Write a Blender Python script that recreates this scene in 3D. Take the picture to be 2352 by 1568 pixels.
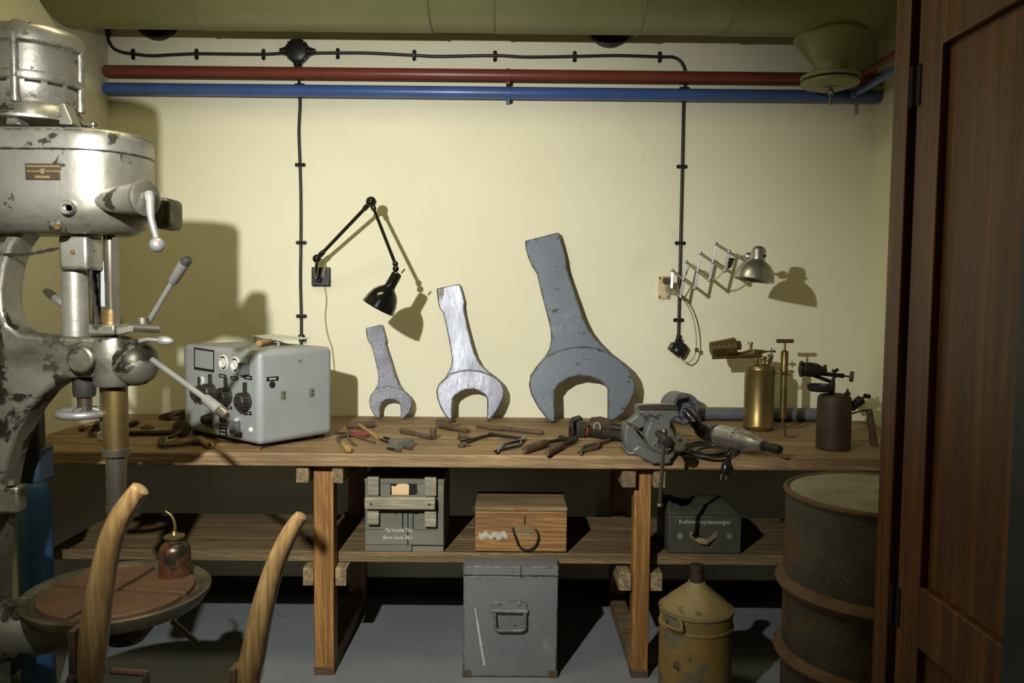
import bpy, bmesh, math, random
from mathutils import Vector, Matrix
random.seed(7)
PI = math.pi
for o in list(bpy.data.objects): bpy.data.objects.remove(o)
SC = bpy.context.scene
COL = SC.collection
V = Vector

# ------------------------------------------------------------------ camera
FPX, CX, CY = 1850.0, 1176.0, 784.0            # focal length in pixels of the 2352x1568 frame
PITCH, ROLL, YAW, EYE = .061, .0098, .003, 1.487
_fw = V((math.sin(YAW)*math.cos(PITCH), math.cos(YAW)*math.cos(PITCH), -math.sin(PITCH)))
_r = V((math.cos(YAW), -math.sin(YAW), 0)); _u = _r.cross(_fw)
_R = _r*math.cos(ROLL)+_u*math.sin(ROLL); _U = _u*math.cos(ROLL)-_r*math.sin(ROLL)
EYEP = V((0, 0, EYE))
cam = bpy.data.cameras.new('camera'); camo = bpy.data.objects.new('camera', cam); COL.objects.link(camo)
cam.sensor_width = 36; cam.lens = 36*FPX/2352; cam.clip_start = .02
camo.matrix_world = Matrix(((_R.x, _U.x, -_fw.x, 0), (_R.y, _U.y, -_fw.y, 0), (_R.z, _U.z, -_fw.z, EYE), (0, 0, 0, 1)))
cam.dof.use_dof = True; cam.dof.focus_distance = 3.5; cam.dof.aperture_fstop = 5.6
SC.camera = camo
# ------------------------------------------------------------------ light
SC.view_settings.view_transform = 'Standard'; SC.view_settings.look = 'None'
SC.view_settings.gamma = 1; SC.view_settings.exposure = 0; SC.view_settings.use_curve_mapping = False
wd = bpy.data.worlds.new('dim_corridor'); SC.world = wd; wd.use_nodes = True
wd.node_tree.nodes['Background'].inputs[0].default_value = (.95, .85, .45, 1)
wd.node_tree.nodes['Background'].inputs[1].default_value = .009
def spot(name, loc, aim, power, deg, blend, size, col):
    l = bpy.data.lights.new(name, 'SPOT'); l.energy = power; l.spot_size = math.radians(deg); l.spot_blend = blend
    l.shadow_soft_size = size; l.color = col
    o = bpy.data.objects.new(name, l); COL.objects.link(o); o.location = loc
    o.rotation_euler = (V(aim)-V(loc)).to_track_quat('-Z', 'Y').to_euler(); return o
spot('key_spotlight', (-.735, .73, 2.03), (-.44, 3.9, 1.04), 372, 87, 1.0, .022, (1.0, .99, 1.0))
_l = bpy.data.lights.new('soft_fill_area', 'AREA'); _l.shape = 'RECTANGLE'; _l.size = 1.0; _l.size_y = .3; _l.energy = 15; _l.color = (1, .89, .56)  # unseen area light, added as soft fill for the shadows on the wall
_o = bpy.data.objects.new('soft_fill_area', _l); COL.objects.link(_o); _o.location = (-.72, 2.35, 3.2)

# ------------------------------------------------------------------ pixel rays -> points of the place
def ray(px, py): return _fw+_R*((px-CX)/FPX)-_U*((py-CY)/FPX)
def at(px, py, Y): d = ray(px, py); return EYEP+d*(Y/d.y)
def onz(px, py, z): d = ray(px, py); return EYEP+d*((z-EYE)/d.z)
BZ = .88
def on(px, py, h=0.0): return onz(px, py, BZ+h)
def atx(px, py, X): d = ray(px, py); return EYEP+d*(X/d.x)
def onplane(px, py, p0, n): d = ray(px, py); return EYEP+d*((p0-EYEP).dot(n)/d.dot(n))

# ------------------------------------------------------------------ objects
def tag(o, label=None, cat=None, group=None, kind=None):
    if label: o['label'] = label
    if cat: o['category'] = cat
    if group: o['group'] = group
    if kind: o['kind'] = kind
    return o
def thing(name, label, cat, loc, group=None):
    o = bpy.data.objects.new(name, None); COL.objects.link(o); o.location = loc; o.empty_display_size = .05
    return tag(o, label, cat, group)
def wloc(o):
    p = V(o.location)
    while o.parent: o = o.parent; p = p+V(o.location)
    return p
def perp(a):
    a = a.normalized(); b = V((0, 0, 1)) if abs(a.z) < .9 else V((1, 0, 0))
    x = b.cross(a).normalized(); return x, a.cross(x)
class G:
    def __init__(s): s.v = []; s.f = []
    def add(s, vs, fs):
        k = len(s.v); s.v += [V(p) for p in vs]; s.f += [[k+i for i in f] for f in fs]; return s
    def box(s, lo, hi, M=None):
        (a, b, c), (d, e, f) = lo, hi
        vs = [V(p) for p in ((a, b, c), (d, b, c), (d, e, c), (a, e, c), (a, b, f), (d, b, f), (d, e, f), (a, e, f))]
        if M: vs = [M@p for p in vs]
        return s.add(vs, [(0, 3, 2, 1), (4, 5, 6, 7), (0, 1, 5, 4), (1, 2, 6, 5), (2, 3, 7, 6), (3, 0, 4, 7)])
    def cbox(s, c, size, M=None):
        h = V(size)/2; c = V(c); return s.box(c-h, c+h, M)
    def beam(s, p0, p1, w, h, up=(0, 0, 1)):
        p0, p1 = V(p0), V(p1); d = (p1-p0).normalized(); x = d.cross(V(up)).normalized(); y = x.cross(d)
        vs = [p+x*a*w/2+y*b*h/2 for p in (p0, p1) for a, b in ((-1, -1), (1, -1), (1, 1), (-1, 1))]
        return s.add(vs, [(0, 1, 2, 3), (7, 6, 5, 4), (0, 4, 5, 1), (1, 5, 6, 2), (2, 6, 7, 3), (3, 7, 4, 0)])
    def lathe(s, prof, o, axis=(0, 0, 1), n=28, a0=0, a1=2*PI, ref=None):
        o = V(o); ax = V(axis).normalized(); x, y = perp(ax)
        if ref is not None:
            x = (V(ref)-ax*V(ref).dot(ax)).normalized(); y = ax.cross(x)
        full = abs(a1-a0-2*PI) < 1e-6; m = n if full else n+1
        vs = []
        for r, h in prof:
            for i in range(m):
                t = a0+(a1-a0)*i/n; vs.append(o+ax*h+(x*math.cos(t)+y*math.sin(t))*r)
        fs = []
        for j in range(len(prof)-1):
            for i in range(n):
                a = j*m+i; b = j*m+(i+1) % m; c = (j+1)*m+(i+1) % m; d = (j+1)*m+i
                fs.append((a, b, c, d))
        k0 = len(s.v); s.add(vs, fs)
        if full:
            if prof[0][0] > 1e-5: s.f.append([k0+i for i in range(m)][::-1])
            if prof[-1][0] > 1e-5: s.f.append([k0+(len(prof)-1)*m+i for i in range(m)])
        return s
    def cyl(s, p0, p1, r0, r1=None, n=20):
        p0, p1 = V(p0), V(p1); r1 = r0 if r1 is None else r1
        return s.lathe([(r0, 0), (r1, (p1-p0).length)], p0, p1-p0, n)
    def sphere(s, c, r, n=16, sq=(1, 1, 1)):
        m = n//2; vs = []; fs = []
        prof = [(math.sin(PI*j/m), -math.cos(PI*j/m)) for j in range(m+1)]
        k = len(s.v); s.lathe([(max(a, 1e-6)*r, b*r) for a, b in prof], (0, 0, 0), (0, 0, 1), n)
        for i in range(k, len(s.v)): s.v[i] = V(c)+V((s.v[i].x*sq[0], s.v[i].y*sq[1], s.v[i].z*sq[2]))
        return s
    def tube(s, path, r, n=8, closed=False):
        P = [V(p) for p in path]; m = len(P); rs = r if isinstance(r, (list, tuple)) else [r]*m
        T = []
        for i in range(m):
            a = P[(i-1) % m] if (closed or i > 0) else P[i]; b = P[(i+1) % m] if (closed or i < m-1) else P[i]
            T.append((b-a).normalized())
        x, _ = perp(T[0]); vs = []; fs = []
        for i in range(m):
            x = (x-T[i]*x.dot(T[i])); x = x.normalized() if x.length > 1e-6 else perp(T[i])[0]
            y = T[i].cross(x)
            for k in range(n):
                t = 2*PI*k/n; vs.append(P[i]+(x*math.cos(t)+y*math.sin(t))*rs[i])
        for i in range(m if closed else m-1):
            j = (i+1) % m
            for k in range(n):
                fs.append((i*n+k, i*n+(k+1) % n, j*n+(k+1) % n, j*n+k))
        if not closed: fs.append(tuple(range(n))[::-1]); fs.append(tuple((m-1)*n+k for k in range(n)))
        return s.add(vs, fs)
    def torus(s, c, axis, R, r, n=32, k=10):
        x, y = perp(V(axis)); c = V(c)
        return s.tube([c+(x*math.cos(2*PI*i/n)+y*math.sin(2*PI*i/n))*R for i in range(n)], r, k, True)
    def prism(s, pts, ext):
        P = [V(p) for p in pts]; e = V(ext); n = len(P); nn = V((0, 0, 0))
        for i in range(n): nn += P[i].cross(P[(i+1) % n])
        if nn.dot(e) > 0: P = P[::-1]
        vs = P+[p+e for p in P]
        return s.add(vs, [tuple(range(n)), tuple(range(2*n-1, n-1, -1))]+[(i, n+i, n+(i+1) % n, (i+1) % n)[::-1] for i in range(n)])
    def loft(s, rings, cap=True):
        n = len(rings[0]); vs = [p for r in rings for p in r]; fs = []
        for j in range(len(rings)-1):
            for i in range(n): fs.append((j*n+i, j*n+(i+1) % n, (j+1)*n+(i+1) % n, (j+1)*n+i))
        if cap: fs.append(tuple(range(n))[::-1]); fs.append(tuple((len(rings)-1)*n+i for i in range(n)))
        return s.add(vs, fs)
    def build(s, name, mat, parent=None, loc=None, bevel=0, smooth=38, seg=2, sub=0):
        base = wloc(parent) if parent else V(loc if loc is not None else (0, 0, 0))
        me = bpy.data.meshes.new(name); me.from_pydata([p-base for p in s.v], [], s.f); me.validate()
        bm = bmesh.new(); bm.from_mesh(me); bmesh.ops.recalc_face_normals(bm, faces=bm.faces); bm.to_mesh(me); bm.free()
        me.materials.append(mat)
        o = bpy.data.objects.new(name, me); COL.objects.link(o)
        if parent: o.parent = parent
        else: o.location = base
        if smooth:
            for p in me.polygons: p.use_smooth = True
            me.set_sharp_from_angle(angle=math.radians(smooth))
        if bevel:
            b = o.modifiers.new('bevel', 'BEVEL'); b.width = bevel; b.segments = seg; b.limit_method = 'ANGLE'; b.angle_limit = math.radians(40)
        if sub:
            b = o.modifiers.new('subsurf', 'SUBSURF'); b.levels = sub; b.render_levels = sub
        return o
def spline(pts, per=6, closed=False):
    P = [V(p) for p in pts]; n = len(P); out = []
    rng = range(n if closed else n-1)
    for i in rng:
        g = lambda k: P[k % n] if closed else P[max(0, min(n-1, k))]
        a, b, c, d = g(i-1), g(i), g(i+1), g(i+2)
        for j in range(per):
            t = j/per
            out.append(.5*((2*b)+(c-a)*t+(2*a-5*b+4*c-d)*t*t+(3*b-a-3*c+d)*t**3))
    if not closed: out.append(P[-1])
    return out
def text(body, size, M, mat, parent, name='lettering', bold=0, shear=0, sx=1):
    cu = bpy.data.curves.new(name, 'FONT'); cu.body = body; cu.size = size; cu.align_x = 'CENTER'; cu.align_y = 'CENTER'
    cu.offset = bold; cu.shear = shear; cu.resolution_u = 2
    t = bpy.data.objects.new('tmp_text', cu); COL.objects.link(t)
    dg = bpy.context.evaluated_depsgraph_get(); me = bpy.data.meshes.new_from_object(t.evaluated_get(dg))
    bpy.data.objects.remove(t)
    base = wloc(parent)
    for v in me.vertices: v.co = M@V((v.co.x*sx, v.co.y, 0))-base
    me.name = name; me.materials.clear(); me.materials.append(mat)
    o = bpy.data.objects.new(name, me); COL.objects.link(o); o.parent = parent; return o
def frame(o, x, y, z):
    x, y, z = V(x), V(y), V(z); o = V(o)
    return Matrix(((x.x, y.x, z.x, o.x), (x.y, y.y, z.y, o.y), (x.z, y.z, z.z, o.z), (0, 0, 0, 1)))

# ------------------------------------------------------------------ materials
def lin(c):
    return tuple(((x/255)/12.92 if x/255 <= .04045 else ((x/255+.055)/1.055)**2.4) for x in c)+(1,)
def _new(name):
    m = bpy.data.materials.new(name); m.use_nodes = True; t = m.node_tree; return m, t, t.nodes['Principled BSDF']
def _coord(t, st=(1, 1, 1), gen=False):
    tc = t.nodes.new('ShaderNodeTexCoord'); mp = t.nodes.new('ShaderNodeMapping'); mp.inputs['Scale'].default_value = st
    oi = t.nodes.new('ShaderNodeObjectInfo')
    cm = t.nodes.new('ShaderNodeVectorMath'); cm.operation = 'MULTIPLY_ADD'
    cb = t.nodes.new('ShaderNodeCombineXYZ')
    for i in range(3): t.links.new(oi.outputs['Random'], cb.inputs[i])
    cm.inputs[1].default_value = (17, 23, 31); t.links.new(cb.outputs[0], cm.inputs[0]); t.links.new(tc.outputs['Object'], cm.inputs[2])
    t.links.new(cm.outputs[0], mp.inputs[0]); return mp.outputs[0]
def _noise(t, co, sc, det=5, rough=.6, dist=0):
    n = t.nodes.new('ShaderNodeTexNoise'); n.inputs['Scale'].default_value = sc; n.inputs['Detail'].default_value = det
    n.inputs['Roughness'].default_value = rough; n.inputs['Distortion'].default_value = dist; t.links.new(co, n.inputs['Vector']); return n.outputs['Fac']
def _ramp(t, fac, a, b, ca=(0, 0, 0, 1), cb=(1, 1, 1, 1)):
    r = t.nodes.new('ShaderNodeValToRGB'); e = r.color_ramp.elements
    e[0].position = a; e[0].color = ca; e[1].position = b; e[1].color = cb; t.links.new(fac, r.inputs[0]); return r.outputs[0]
def _mix(t, fac, a, b):
    m = t.nodes.new('ShaderNodeMix'); m.data_type = 'RGBA'
    t.links.new(fac, m.inputs[0])
    for s, k in ((a, 6), (b, 7)):
        if isinstance(s, tuple): m.inputs[k].default_value = s
        else: t.links.new(s, m.inputs[k])
    return m.outputs[2]
def pm(name, c1, c2=None, rough=.5, metal=0, scale=6, st=(1, 1, 1), bump=0, bscale=None, wear=(), rv=.12, coat=0, bdist=.004, edge=None):
    """speckled / worn paint, metal, plaster. wear: (colour, low, high, scale[, stretch])"""
    m, t, b = _new(name); co = _coord(t, st)
    c1 = lin(c1); c2 = lin(c2) if c2 else tuple(x*.8 for x in c1[:3])+(1,)
    n = _noise(t, co, scale); col = _ramp(t, n, .35, .65, c1, c2)
    rr = t.nodes.new('ShaderNodeMapRange'); rr.inputs[3].default_value = max(.03, rough-rv); rr.inputs[4].default_value = min(1, rough+rv); t.links.new(n, rr.inputs[0])
    for w in wear:
        wc = co if len(w) < 5 else _coord(t, w[4])
        wn = _noise(t, wc, w[3], 6, .65, .4); col = _mix(t, _ramp(t, wn, w[1], w[2]), col, lin(w[0]))
    if edge:                                         # paint rubbed off along real edges: (colour, radius)
        bv = t.nodes.new('ShaderNodeBevel'); bv.samples = 4; bv.inputs[0].default_value = edge[1]
        ge = t.nodes.new('ShaderNodeNewGeometry'); dt = t.nodes.new('ShaderNodeVectorMath'); dt.operation = 'DOT_PRODUCT'
        t.links.new(bv.outputs[0], dt.inputs[0]); t.links.new(ge.outputs['True Normal'], dt.inputs[1])
        mk = _ramp(t, dt.outputs['Value'], .955, .998, (1, 1, 1, 1), (0, 0, 0, 1))
        ck = _ramp(t, _noise(t, _coord(t), 34, 5, .7), .47, .53)
        mm = t.nodes.new('ShaderNodeMath'); mm.operation = 'MULTIPLY'; t.links.new(mk, mm.inputs[0]); t.links.new(ck, mm.inputs[1])
        col = _mix(t, mm.outputs[0], col, lin(edge[0]))
    t.links.new(col, b.inputs['Base Color']); t.links.new(rr.outputs[0], b.inputs['Roughness'])
    b.inputs['Metallic'].default_value = metal; b.inputs['Coat Weight'].default_value = coat
    if bump:
        bn = _noise(t, co, bscale or scale*6, 4); bp = t.nodes.new('ShaderNodeBump'); bp.inputs['Strength'].default_value = bump; bp.inputs['Distance'].default_value = bdist
        t.links.new(bn, bp.inputs['Height']); t.links.new(bp.outputs[0], b.inputs['Normal'])
    return m
def wood(name, c1, c2, axis=0, rough=.65, rings=9, stain=None, bump=.3, fine=1.0, coat=0):
    m, t, b = _new(name)
    st = [1.0*fine]*3; st = [11*fine]*3; st[axis] = .9*fine; co = _coord(t, tuple(st))
    w = t.nodes.new('ShaderNodeTexWave'); w.wave_type = 'BANDS'; w.bands_direction = 'DIAGONAL'; w.inputs['Scale'].default_value = rings*.12
    w.inputs['Distortion'].default_value = 14; w.inputs['Detail'].default_value = 3; w.inputs['Detail Scale'].default_value = .7; t.links.new(co, w.inputs['Vector'])
    n = _noise(t, co, 1.6, 8, .7)
    add = t.nodes.new('ShaderNodeMath'); add.operation = 'MULTIPLY_ADD'; add.inputs[1].default_value = .30
    t.links.new(w.outputs['Fac'], add.inputs[0])
    sc = t.nodes.new('ShaderNodeMath'); sc.operation = 'MULTIPLY'; sc.inputs[1].default_value = .70; t.links.new(n, sc.inputs[0]); t.links.new(sc.outputs[0], add.inputs[2])
    col = _ramp(t, add.outputs[0], .3, .7, lin(c2), lin(c1))
    s2 = [3*fine]*3; s2[axis] = 1.2*fine
    big = _noise(t, _coord(t, tuple(s2)), 1.3, 5, .6)
    col = _mix(t, _ramp(t, big, .5, .78), col, lin(stain or tuple(x*.62 for x in c2)))
    s3 = [70*fine]*3; s3[axis] = 2.2*fine
    fg = _noise(t, _coord(t, tuple(s3)), 1.0, 3, .5)
    col = _mix(t, _ramp(t, fg, .40, .60, (.7, .7, .7, 1), (0, 0, 0, 1)), col, tuple(x*.55 for x in lin(c2)[:3])+(1,))
    t.links.new(col, b.inputs['Base Color']); b.inputs['Roughness'].default_value = rough; b.inputs['Coat Weight'].default_value = coat; b.inputs['Coat Roughness'].default_value = .25
    bp = t.nodes.new('ShaderNodeBump'); bp.inputs['Strength'].default_value = bump; bp.inputs['Distance'].default_value = .002
    t.links.new(add.outputs[0], bp.inputs['Height']); t.links.new(bp.outputs[0], b.inputs['Normal'])
    return m
M = {}
M['wall'] = pm('cream_plaster', (226, 222, 190), (220, 216, 183), .85, scale=1.3, bump=.12, bscale=38, wear=[((210, 205, 168), .6, .8, 2.3)], bdist=.003)
M['floor'] = pm('grey_floor_paint', (126, 130, 128), (114, 118, 118), .55, scale=2, bump=.1, bscale=60, wear=[((148, 150, 146), .64, .7, 9)])
M['ceil'] = pm('ceiling_paint', (225, 218, 175), None, .9, scale=1.5)
M['base'] = pm('black_baseboard', (26, 24, 20), (18, 17, 14), .7)
M['duct'] = pm('olive_duct_paint', (131, 133, 88), (119, 121, 78), .45, scale=1.8, bump=.05, bscale=20, wear=[((122, 122, 70), .58, .75, 3)])
M['redp'] = pm('red_pipe_paint', (124, 62, 46), (112, 52, 38), .38, scale=5)
M['bluep'] = pm('blue_pipe_paint', (70, 98, 150), (60, 88, 140), .35, scale=5)
M['cable'] = pm('black_cable', (34, 32, 28), (24, 22, 20), .45, scale=20)
M['bake'] = pm('black_bakelite', (30, 29, 27), (20, 19, 18), .3, scale=18)
M['blackgloss'] = pm('black_enamel', (16, 16, 13), (10, 10, 8), .16, scale=12, coat=.5)
M['bench'] = wood('bench_pine', (170, 142, 98), (130, 104, 64), 0, .68, 42, (108, 84, 54))
M['benchf'] = wood('bench_leg_pine', (172, 126, 66), (132, 90, 40), 2, .55, 40, (92, 60, 28), coat=.1)
M['shelf'] = wood('shelf_pine', (136, 114, 74), (100, 82, 50), 0, .72, 40, (74, 58, 36))
M['beam'] = wood('raw_beam', (158, 138, 96), (120, 102, 68), 1, .75, 8)
M['silver'] = pm('silver_paint', (166, 164, 150), (136, 134, 120), .38, .7, scale=5, bump=.3, bscale=22, wear=[((66, 66, 52), .625, .65, 11), ((126, 124, 102), .54, .7, 3)], bdist=.004, edge=((90, 88, 70), .006))
M['silverw'] = pm('worn_silver_paint', (152, 150, 134), (118, 116, 100), .42, .75, scale=5, bump=.3, bscale=26, wear=[((54, 52, 40), .535, .57, 6), ((96, 94, 74), .5, .66, 3.5)])
M['silverc'] = pm('clean_aluminium', (190, 188, 180), (168, 166, 158), .32, .9, scale=8, bump=.06, bscale=50)
M['silverp'] = pm('bright_silver_paint', (150, 149, 142), (132, 131, 124), .38, .55, scale=8, bump=.1, bscale=50)
M['steel'] = pm('bare_steel', (140, 134, 118), (112, 104, 88), .3, .85, scale=10, wear=[((112, 82, 50), .6, .75, 5)])
M['darksteel'] = pm('dark_oily_steel', (60, 54, 46), (38, 34, 28), .5, .6, scale=14, bump=.15, bscale=60)
M['rusty'] = pm('rusty_iron', (98, 82, 60), (72, 59, 43), .75, .25, scale=16, bump=.4, bscale=70, wear=[((110, 80, 52), .56, .7, 14)])
M['brass'] = pm('tarnished_brass', (138, 118, 70), (108, 92, 54), .4, .8, scale=6, bump=.06, bscale=40, wear=[((82, 72, 46), .52, .7, 5)])
M['bronze'] = pm('worn_bronze', (146, 122, 76), (112, 90, 54), .4, .75, scale=9)
M['copper'] = pm('copper', (128, 88, 62), (98, 68, 48), .32, .75, scale=9, wear=[((58, 54, 42), .5, .56, 9)])
M['greypaint'] = pm('grey_hammer_paint', (152, 157, 152), (144, 149, 144), .42, .05, scale=6, bump=.03, bscale=90, wear=[((124, 126, 116), .66, .74, 7)])
M['panelblk'] = pm('black_knob', (52, 50, 44), (38, 36, 32), .4, scale=20)
M['white'] = pm('white_lacquer', (214, 212, 198), (204, 202, 188), .45, scale=6)
M['ivory'] = pm('yellowed_ivory', (206, 192, 144), (190, 174, 122), .55, scale=14, wear=[((140, 92, 44), .62, .74, 16)])
M['wrench'] = pm('blue_grey_paint', (104, 112, 117), (94, 102, 108), .45, .2, scale=3, bump=.14, bscale=40, wear=[((58, 48, 38), .635, .65, 22), ((118, 126, 132), .6, .7, 5)], edge=((66, 52, 38), .018))
M['wrenchh'] = pm('silver_hammered_paint', (148, 150, 158), (126, 128, 136), .42, .4, scale=14, bump=1, bscale=75, bdist=.008, edge=((84, 78, 70), .010))
M['wrenchm'] = pm('silver_brushed_paint', (136, 139, 144), (116, 119, 125), .44, .4, scale=10, st=(1, 1, .35), bump=.5, bscale=44, wear=[((74, 64, 52), .645, .665, 9)], edge=((76, 64, 48), .014))
M['vise'] = pm('blue_grey_vise_paint', (102, 106, 98), (86, 90, 82), .45, .15, scale=9, bump=.25, bscale=50, wear=[((52, 48, 40), .59, .62, 16), ((104, 96, 74), .55, .68, 6)], edge=((96, 84, 60), .008))
M['handlewood'] = wood('ash_handle', (164, 134, 86), (148, 116, 70), 2, .36, 16, (122, 92, 54), fine=1.6, coat=.45)
M['toolwood'] = wood('pale_tool_handle', (186, 152, 96), (150, 116, 66), 0, .55, 8, fine=4)
M['darkwood'] = wood('dark_tool_handle', (108, 84, 56), (80, 60, 40), 0, .6, 8, fine=4)
M['redhandle'] = pm('red_lacquer_handle', (132, 56, 50), (108, 42, 38), .4, scale=20)
M['crate'] = pm('grey_green_crate_paint', (112, 112, 94), (92, 92, 76), .8, scale=5, st=(.35, 1, 1), bump=.25, bscale=40, wear=[((128, 122, 96), .56, .72, 8, (.3, 1, 1.4))])
M['cleat'] = wood('grey_cleat', (172, 166, 138), (140, 132, 104), 0, .8, 8, fine=2.5)
M['boxwood'] = wood('honey_box_wood', (164, 124, 68), (132, 92, 45), 0, .6, 14, (112, 74, 36), fine=1.6)
M['boxtop'] = wood('grey_box_lid', (154, 132, 88), (128, 106, 68), 0, .7, 6, fine=1.6)
M['chest'] = pm('grey_chest_paint', (108, 110, 106), (98, 100, 98), .55, .05, scale=5, bump=.12, bscale=50, wear=[((54, 46, 38), .665, .685, 14), ((128, 128, 122), .64, .72, 7)], edge=((60, 48, 36), .008))
M['cobox'] = pm('dark_olive_paint', (62, 62, 46), (52, 52, 38), .6, scale=7, wear=[((90, 84, 60), .66, .74, 10)])
M['can'] = pm('yellow_worn_can', (138, 108, 46), (112, 92, 48), .6, .1, scale=7, bump=.25, bscale=40, wear=[((98, 90, 64), .5, .6, 8), ((54, 44, 30), .6, .65, 14)])
M['drum'] = pm('rusty_drum', (82, 76, 62), (58, 53, 43), .6, .2, scale=6, bump=.5, bscale=60, wear=[((98, 68, 42), .56, .66, 4), ((124, 116, 100), .60, .66, 150)])
M['drumrust'] = pm('drum_rust', (104, 78, 50), (80, 58, 36), .75, .1, scale=9, bump=.35, bscale=60)
M['drumlid'] = pm('drum_lid_paint', (146, 142, 116), (122, 118, 94), .6, .1, scale=7, bump=.5, bscale=30, wear=[((96, 82, 54), .6, .68, 8)])
M['door'] = wood('stained_door', (120, 76, 34), (94, 56, 24), 2, .5, 6, (80, 48, 20), fine=.8)
M['black'] = pm('flat_black', (14, 13, 12), (8, 8, 7), .8)
M['gasblue'] = pm('blue_gas_cylinder', (50, 92, 130), (42, 80, 116), .45, scale=7)
M['navy'] = pm('dark_blue_paint', (44, 58, 70), (36, 48, 58), .5)
M['tablebrown'] = pm('rusted_table_top', (100, 72, 46), (80, 56, 36), .6, .25, scale=7, bump=.15, bscale=50)
M['plate'] = pm('bronze_nameplate', (78, 62, 42), (60, 46, 30), .5, .5, scale=30, st=(.3, 1, 1))
M['platetxt'] = pm('worn_brass_relief', (132, 122, 84), (110, 100, 66), .5, .5, scale=30)
M['orange'] = pm('orange_paper', (222, 164, 104), (208, 190, 142), .8, scale=20)
M['stencil'] = pm('stencil_paint', (190, 188, 170), (160, 156, 134), .8, scale=60)
M['rubber'] = pm('grey_pvc_cord', (176, 166, 128), (160, 150, 112), .6)
M['redspot'] = pm('red_paint', (150, 54, 28), (128, 40, 20), .5)
M['leather'] = pm('worn_webbing', (138, 124, 84), (112, 98, 64), .85, scale=20)
M['stain'] = pm('damp_stain_plaster', (196, 188, 136), (204, 196, 146), .9, scale=6)
# ================================================================== the room
XL, XR, YW, ZC = -1.915, 1.735, 3.9, 3.25
def struct(name, g, mat, label, parent=None, **k):
    o = g.build(name, mat, parent, **k)
    if not parent: tag(o, label, None, None, 'structure')
    return o
struct('floor', G().box((XL-.1, -.6, -.1), (XR+.1, YW+.1, 0)), M['floor'], 'grey painted concrete floor under the workbench', smooth=0)
struct('wall_back', G().box((XL-.1, YW, 0), (XR+.1, YW+.1, ZC)), M['wall'], 'cream plastered back wall behind the workbench', smooth=0)
struct('wall_left', G().box((XL-.1, -.6, 0), (XL, YW, ZC)), M['wall'], 'cream plastered wall behind the drill press', smooth=0)
struct('wall_right', G().box((XR, 2.1, 0), (XR+.1, YW, ZC)), M['wall'], 'cream plastered side wall beyond the door', smooth=0)
struct('ceiling', G().box((XL-.1, -.6, ZC), (XR+.1, YW+.1, ZC+.1)), M['ceil'], 'plain ceiling above the ventilation duct', smooth=0)
struct('baseboard_back', G().box((XL, YW-.018, 0), (XR, YW, .075)), M['base'], 'black skirting strip along the back wall', bevel=.003)
struct('baseboard_left', G().box((XL, .3, 0), (XL+.018, YW-.018, .075)), M['base'], 'black skirting strip along the left wall', bevel=.003)

# ------------------------------------------------------------------ ventilation duct
DY, DZ, DR = 3.50, 2.90, .30
duct = thing('ventilation_duct', 'large round olive painted ventilation duct running along the ceiling', 'duct', (0, DY, DZ-DR))
seams = [XL+.001, at(430, 50, 3.35).x, at(982, 50, 3.35).x, at(1135, 50, 3.35).x, at(1482, 60, 3.35).x, at(1692, 60, 3.35).x, XR-.001]
for i in range(6):
    a, b = seams[i], seams[i+1]; r = DR+(.0025 if i % 2 else 0)
    G().lathe([(r-.01, 0), (r, .004), (r, b-a-.004), (r-.01, b-a)], (a, DY, DZ), (1, 0, 0), 64).build('duct_section', M['duct'], duct)
for x in seams[1:-1]:
    G().torus((x, DY, DZ), (1, 0, 0), DR+.002, .0035, 64, 6).build('seam_bead', M['duct'], duct)
# hanging outlet
oc = at(1906, 195, 3.55); on_ = oc.copy(); zt = 2.62
ou = thing('air_outlet', 'olive funnel shaped air outlet with round disc hanging below the duct', 'air outlet', (oc.x, oc.y, oc.z))
h0 = oc.z
G().lathe([(.070, h0+.035), (.069, h0+.078), (.076, h0+.095), (.152, h0+.19), (.156, h0+.20), (.150, h0+.215)], (oc.x, oc.y, 0), (0, 0, 1), 40).build('funnel', M['duct'], ou)
G().lathe([(.03, h0+.022), (.121, h0+.022), (.124, h0+.028), (.124, h0+.036), (.118, h0+.04), (.03, h0+.04)], (oc.x, oc.y, 0), (0, 0, 1), 48).build('flange', M['duct'], ou)
G().lathe([(.03, h0-.022), (.05, h0-.02), (.112, h0-.004), (.122, h0+.002), (.122, h0+.012), (.114, h0+.016), (.03, h0+.016)], (oc.x, oc.y, 0), (0, 0, 1), 48).build('valve_disc', M['duct'], ou)
G().lathe([(.0, h0-.03), (.02, h0-.03), (.055, h0-.022), (.058, h0-.016), (.05, h0-.012)], (oc.x, oc.y, 0), (0, 0, 1), 28).build('bearing_ring', M['steel'], ou)
g = G(); g.cyl((oc.x+.005, oc.y, h0-.085), (oc.x+.005, oc.y, h0+.03), .006)
for k in range(7): g.torus((oc.x+.005, oc.y, h0-.08+k*.007), (0, 0, 1), .006, .002, 10, 5)
g.build('threaded_rod', M['steel'], ou)
G().lathe([(.014, -.012), (.014, .012)], (oc.x+.005, oc.y, h0-.03), (0, 0, 1), 6).build('nut', M['steel'], ou)
for k in range(6):
    a = k*PI/3+.5; G().lathe([(.008, 0), (.008, .012), (.004, .018)], (oc.x+.1*math.cos(a), oc.y+.1*math.sin(a), h0+.038), (0, 0, 1), 8).build('bolt', M['duct'], ou)
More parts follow.
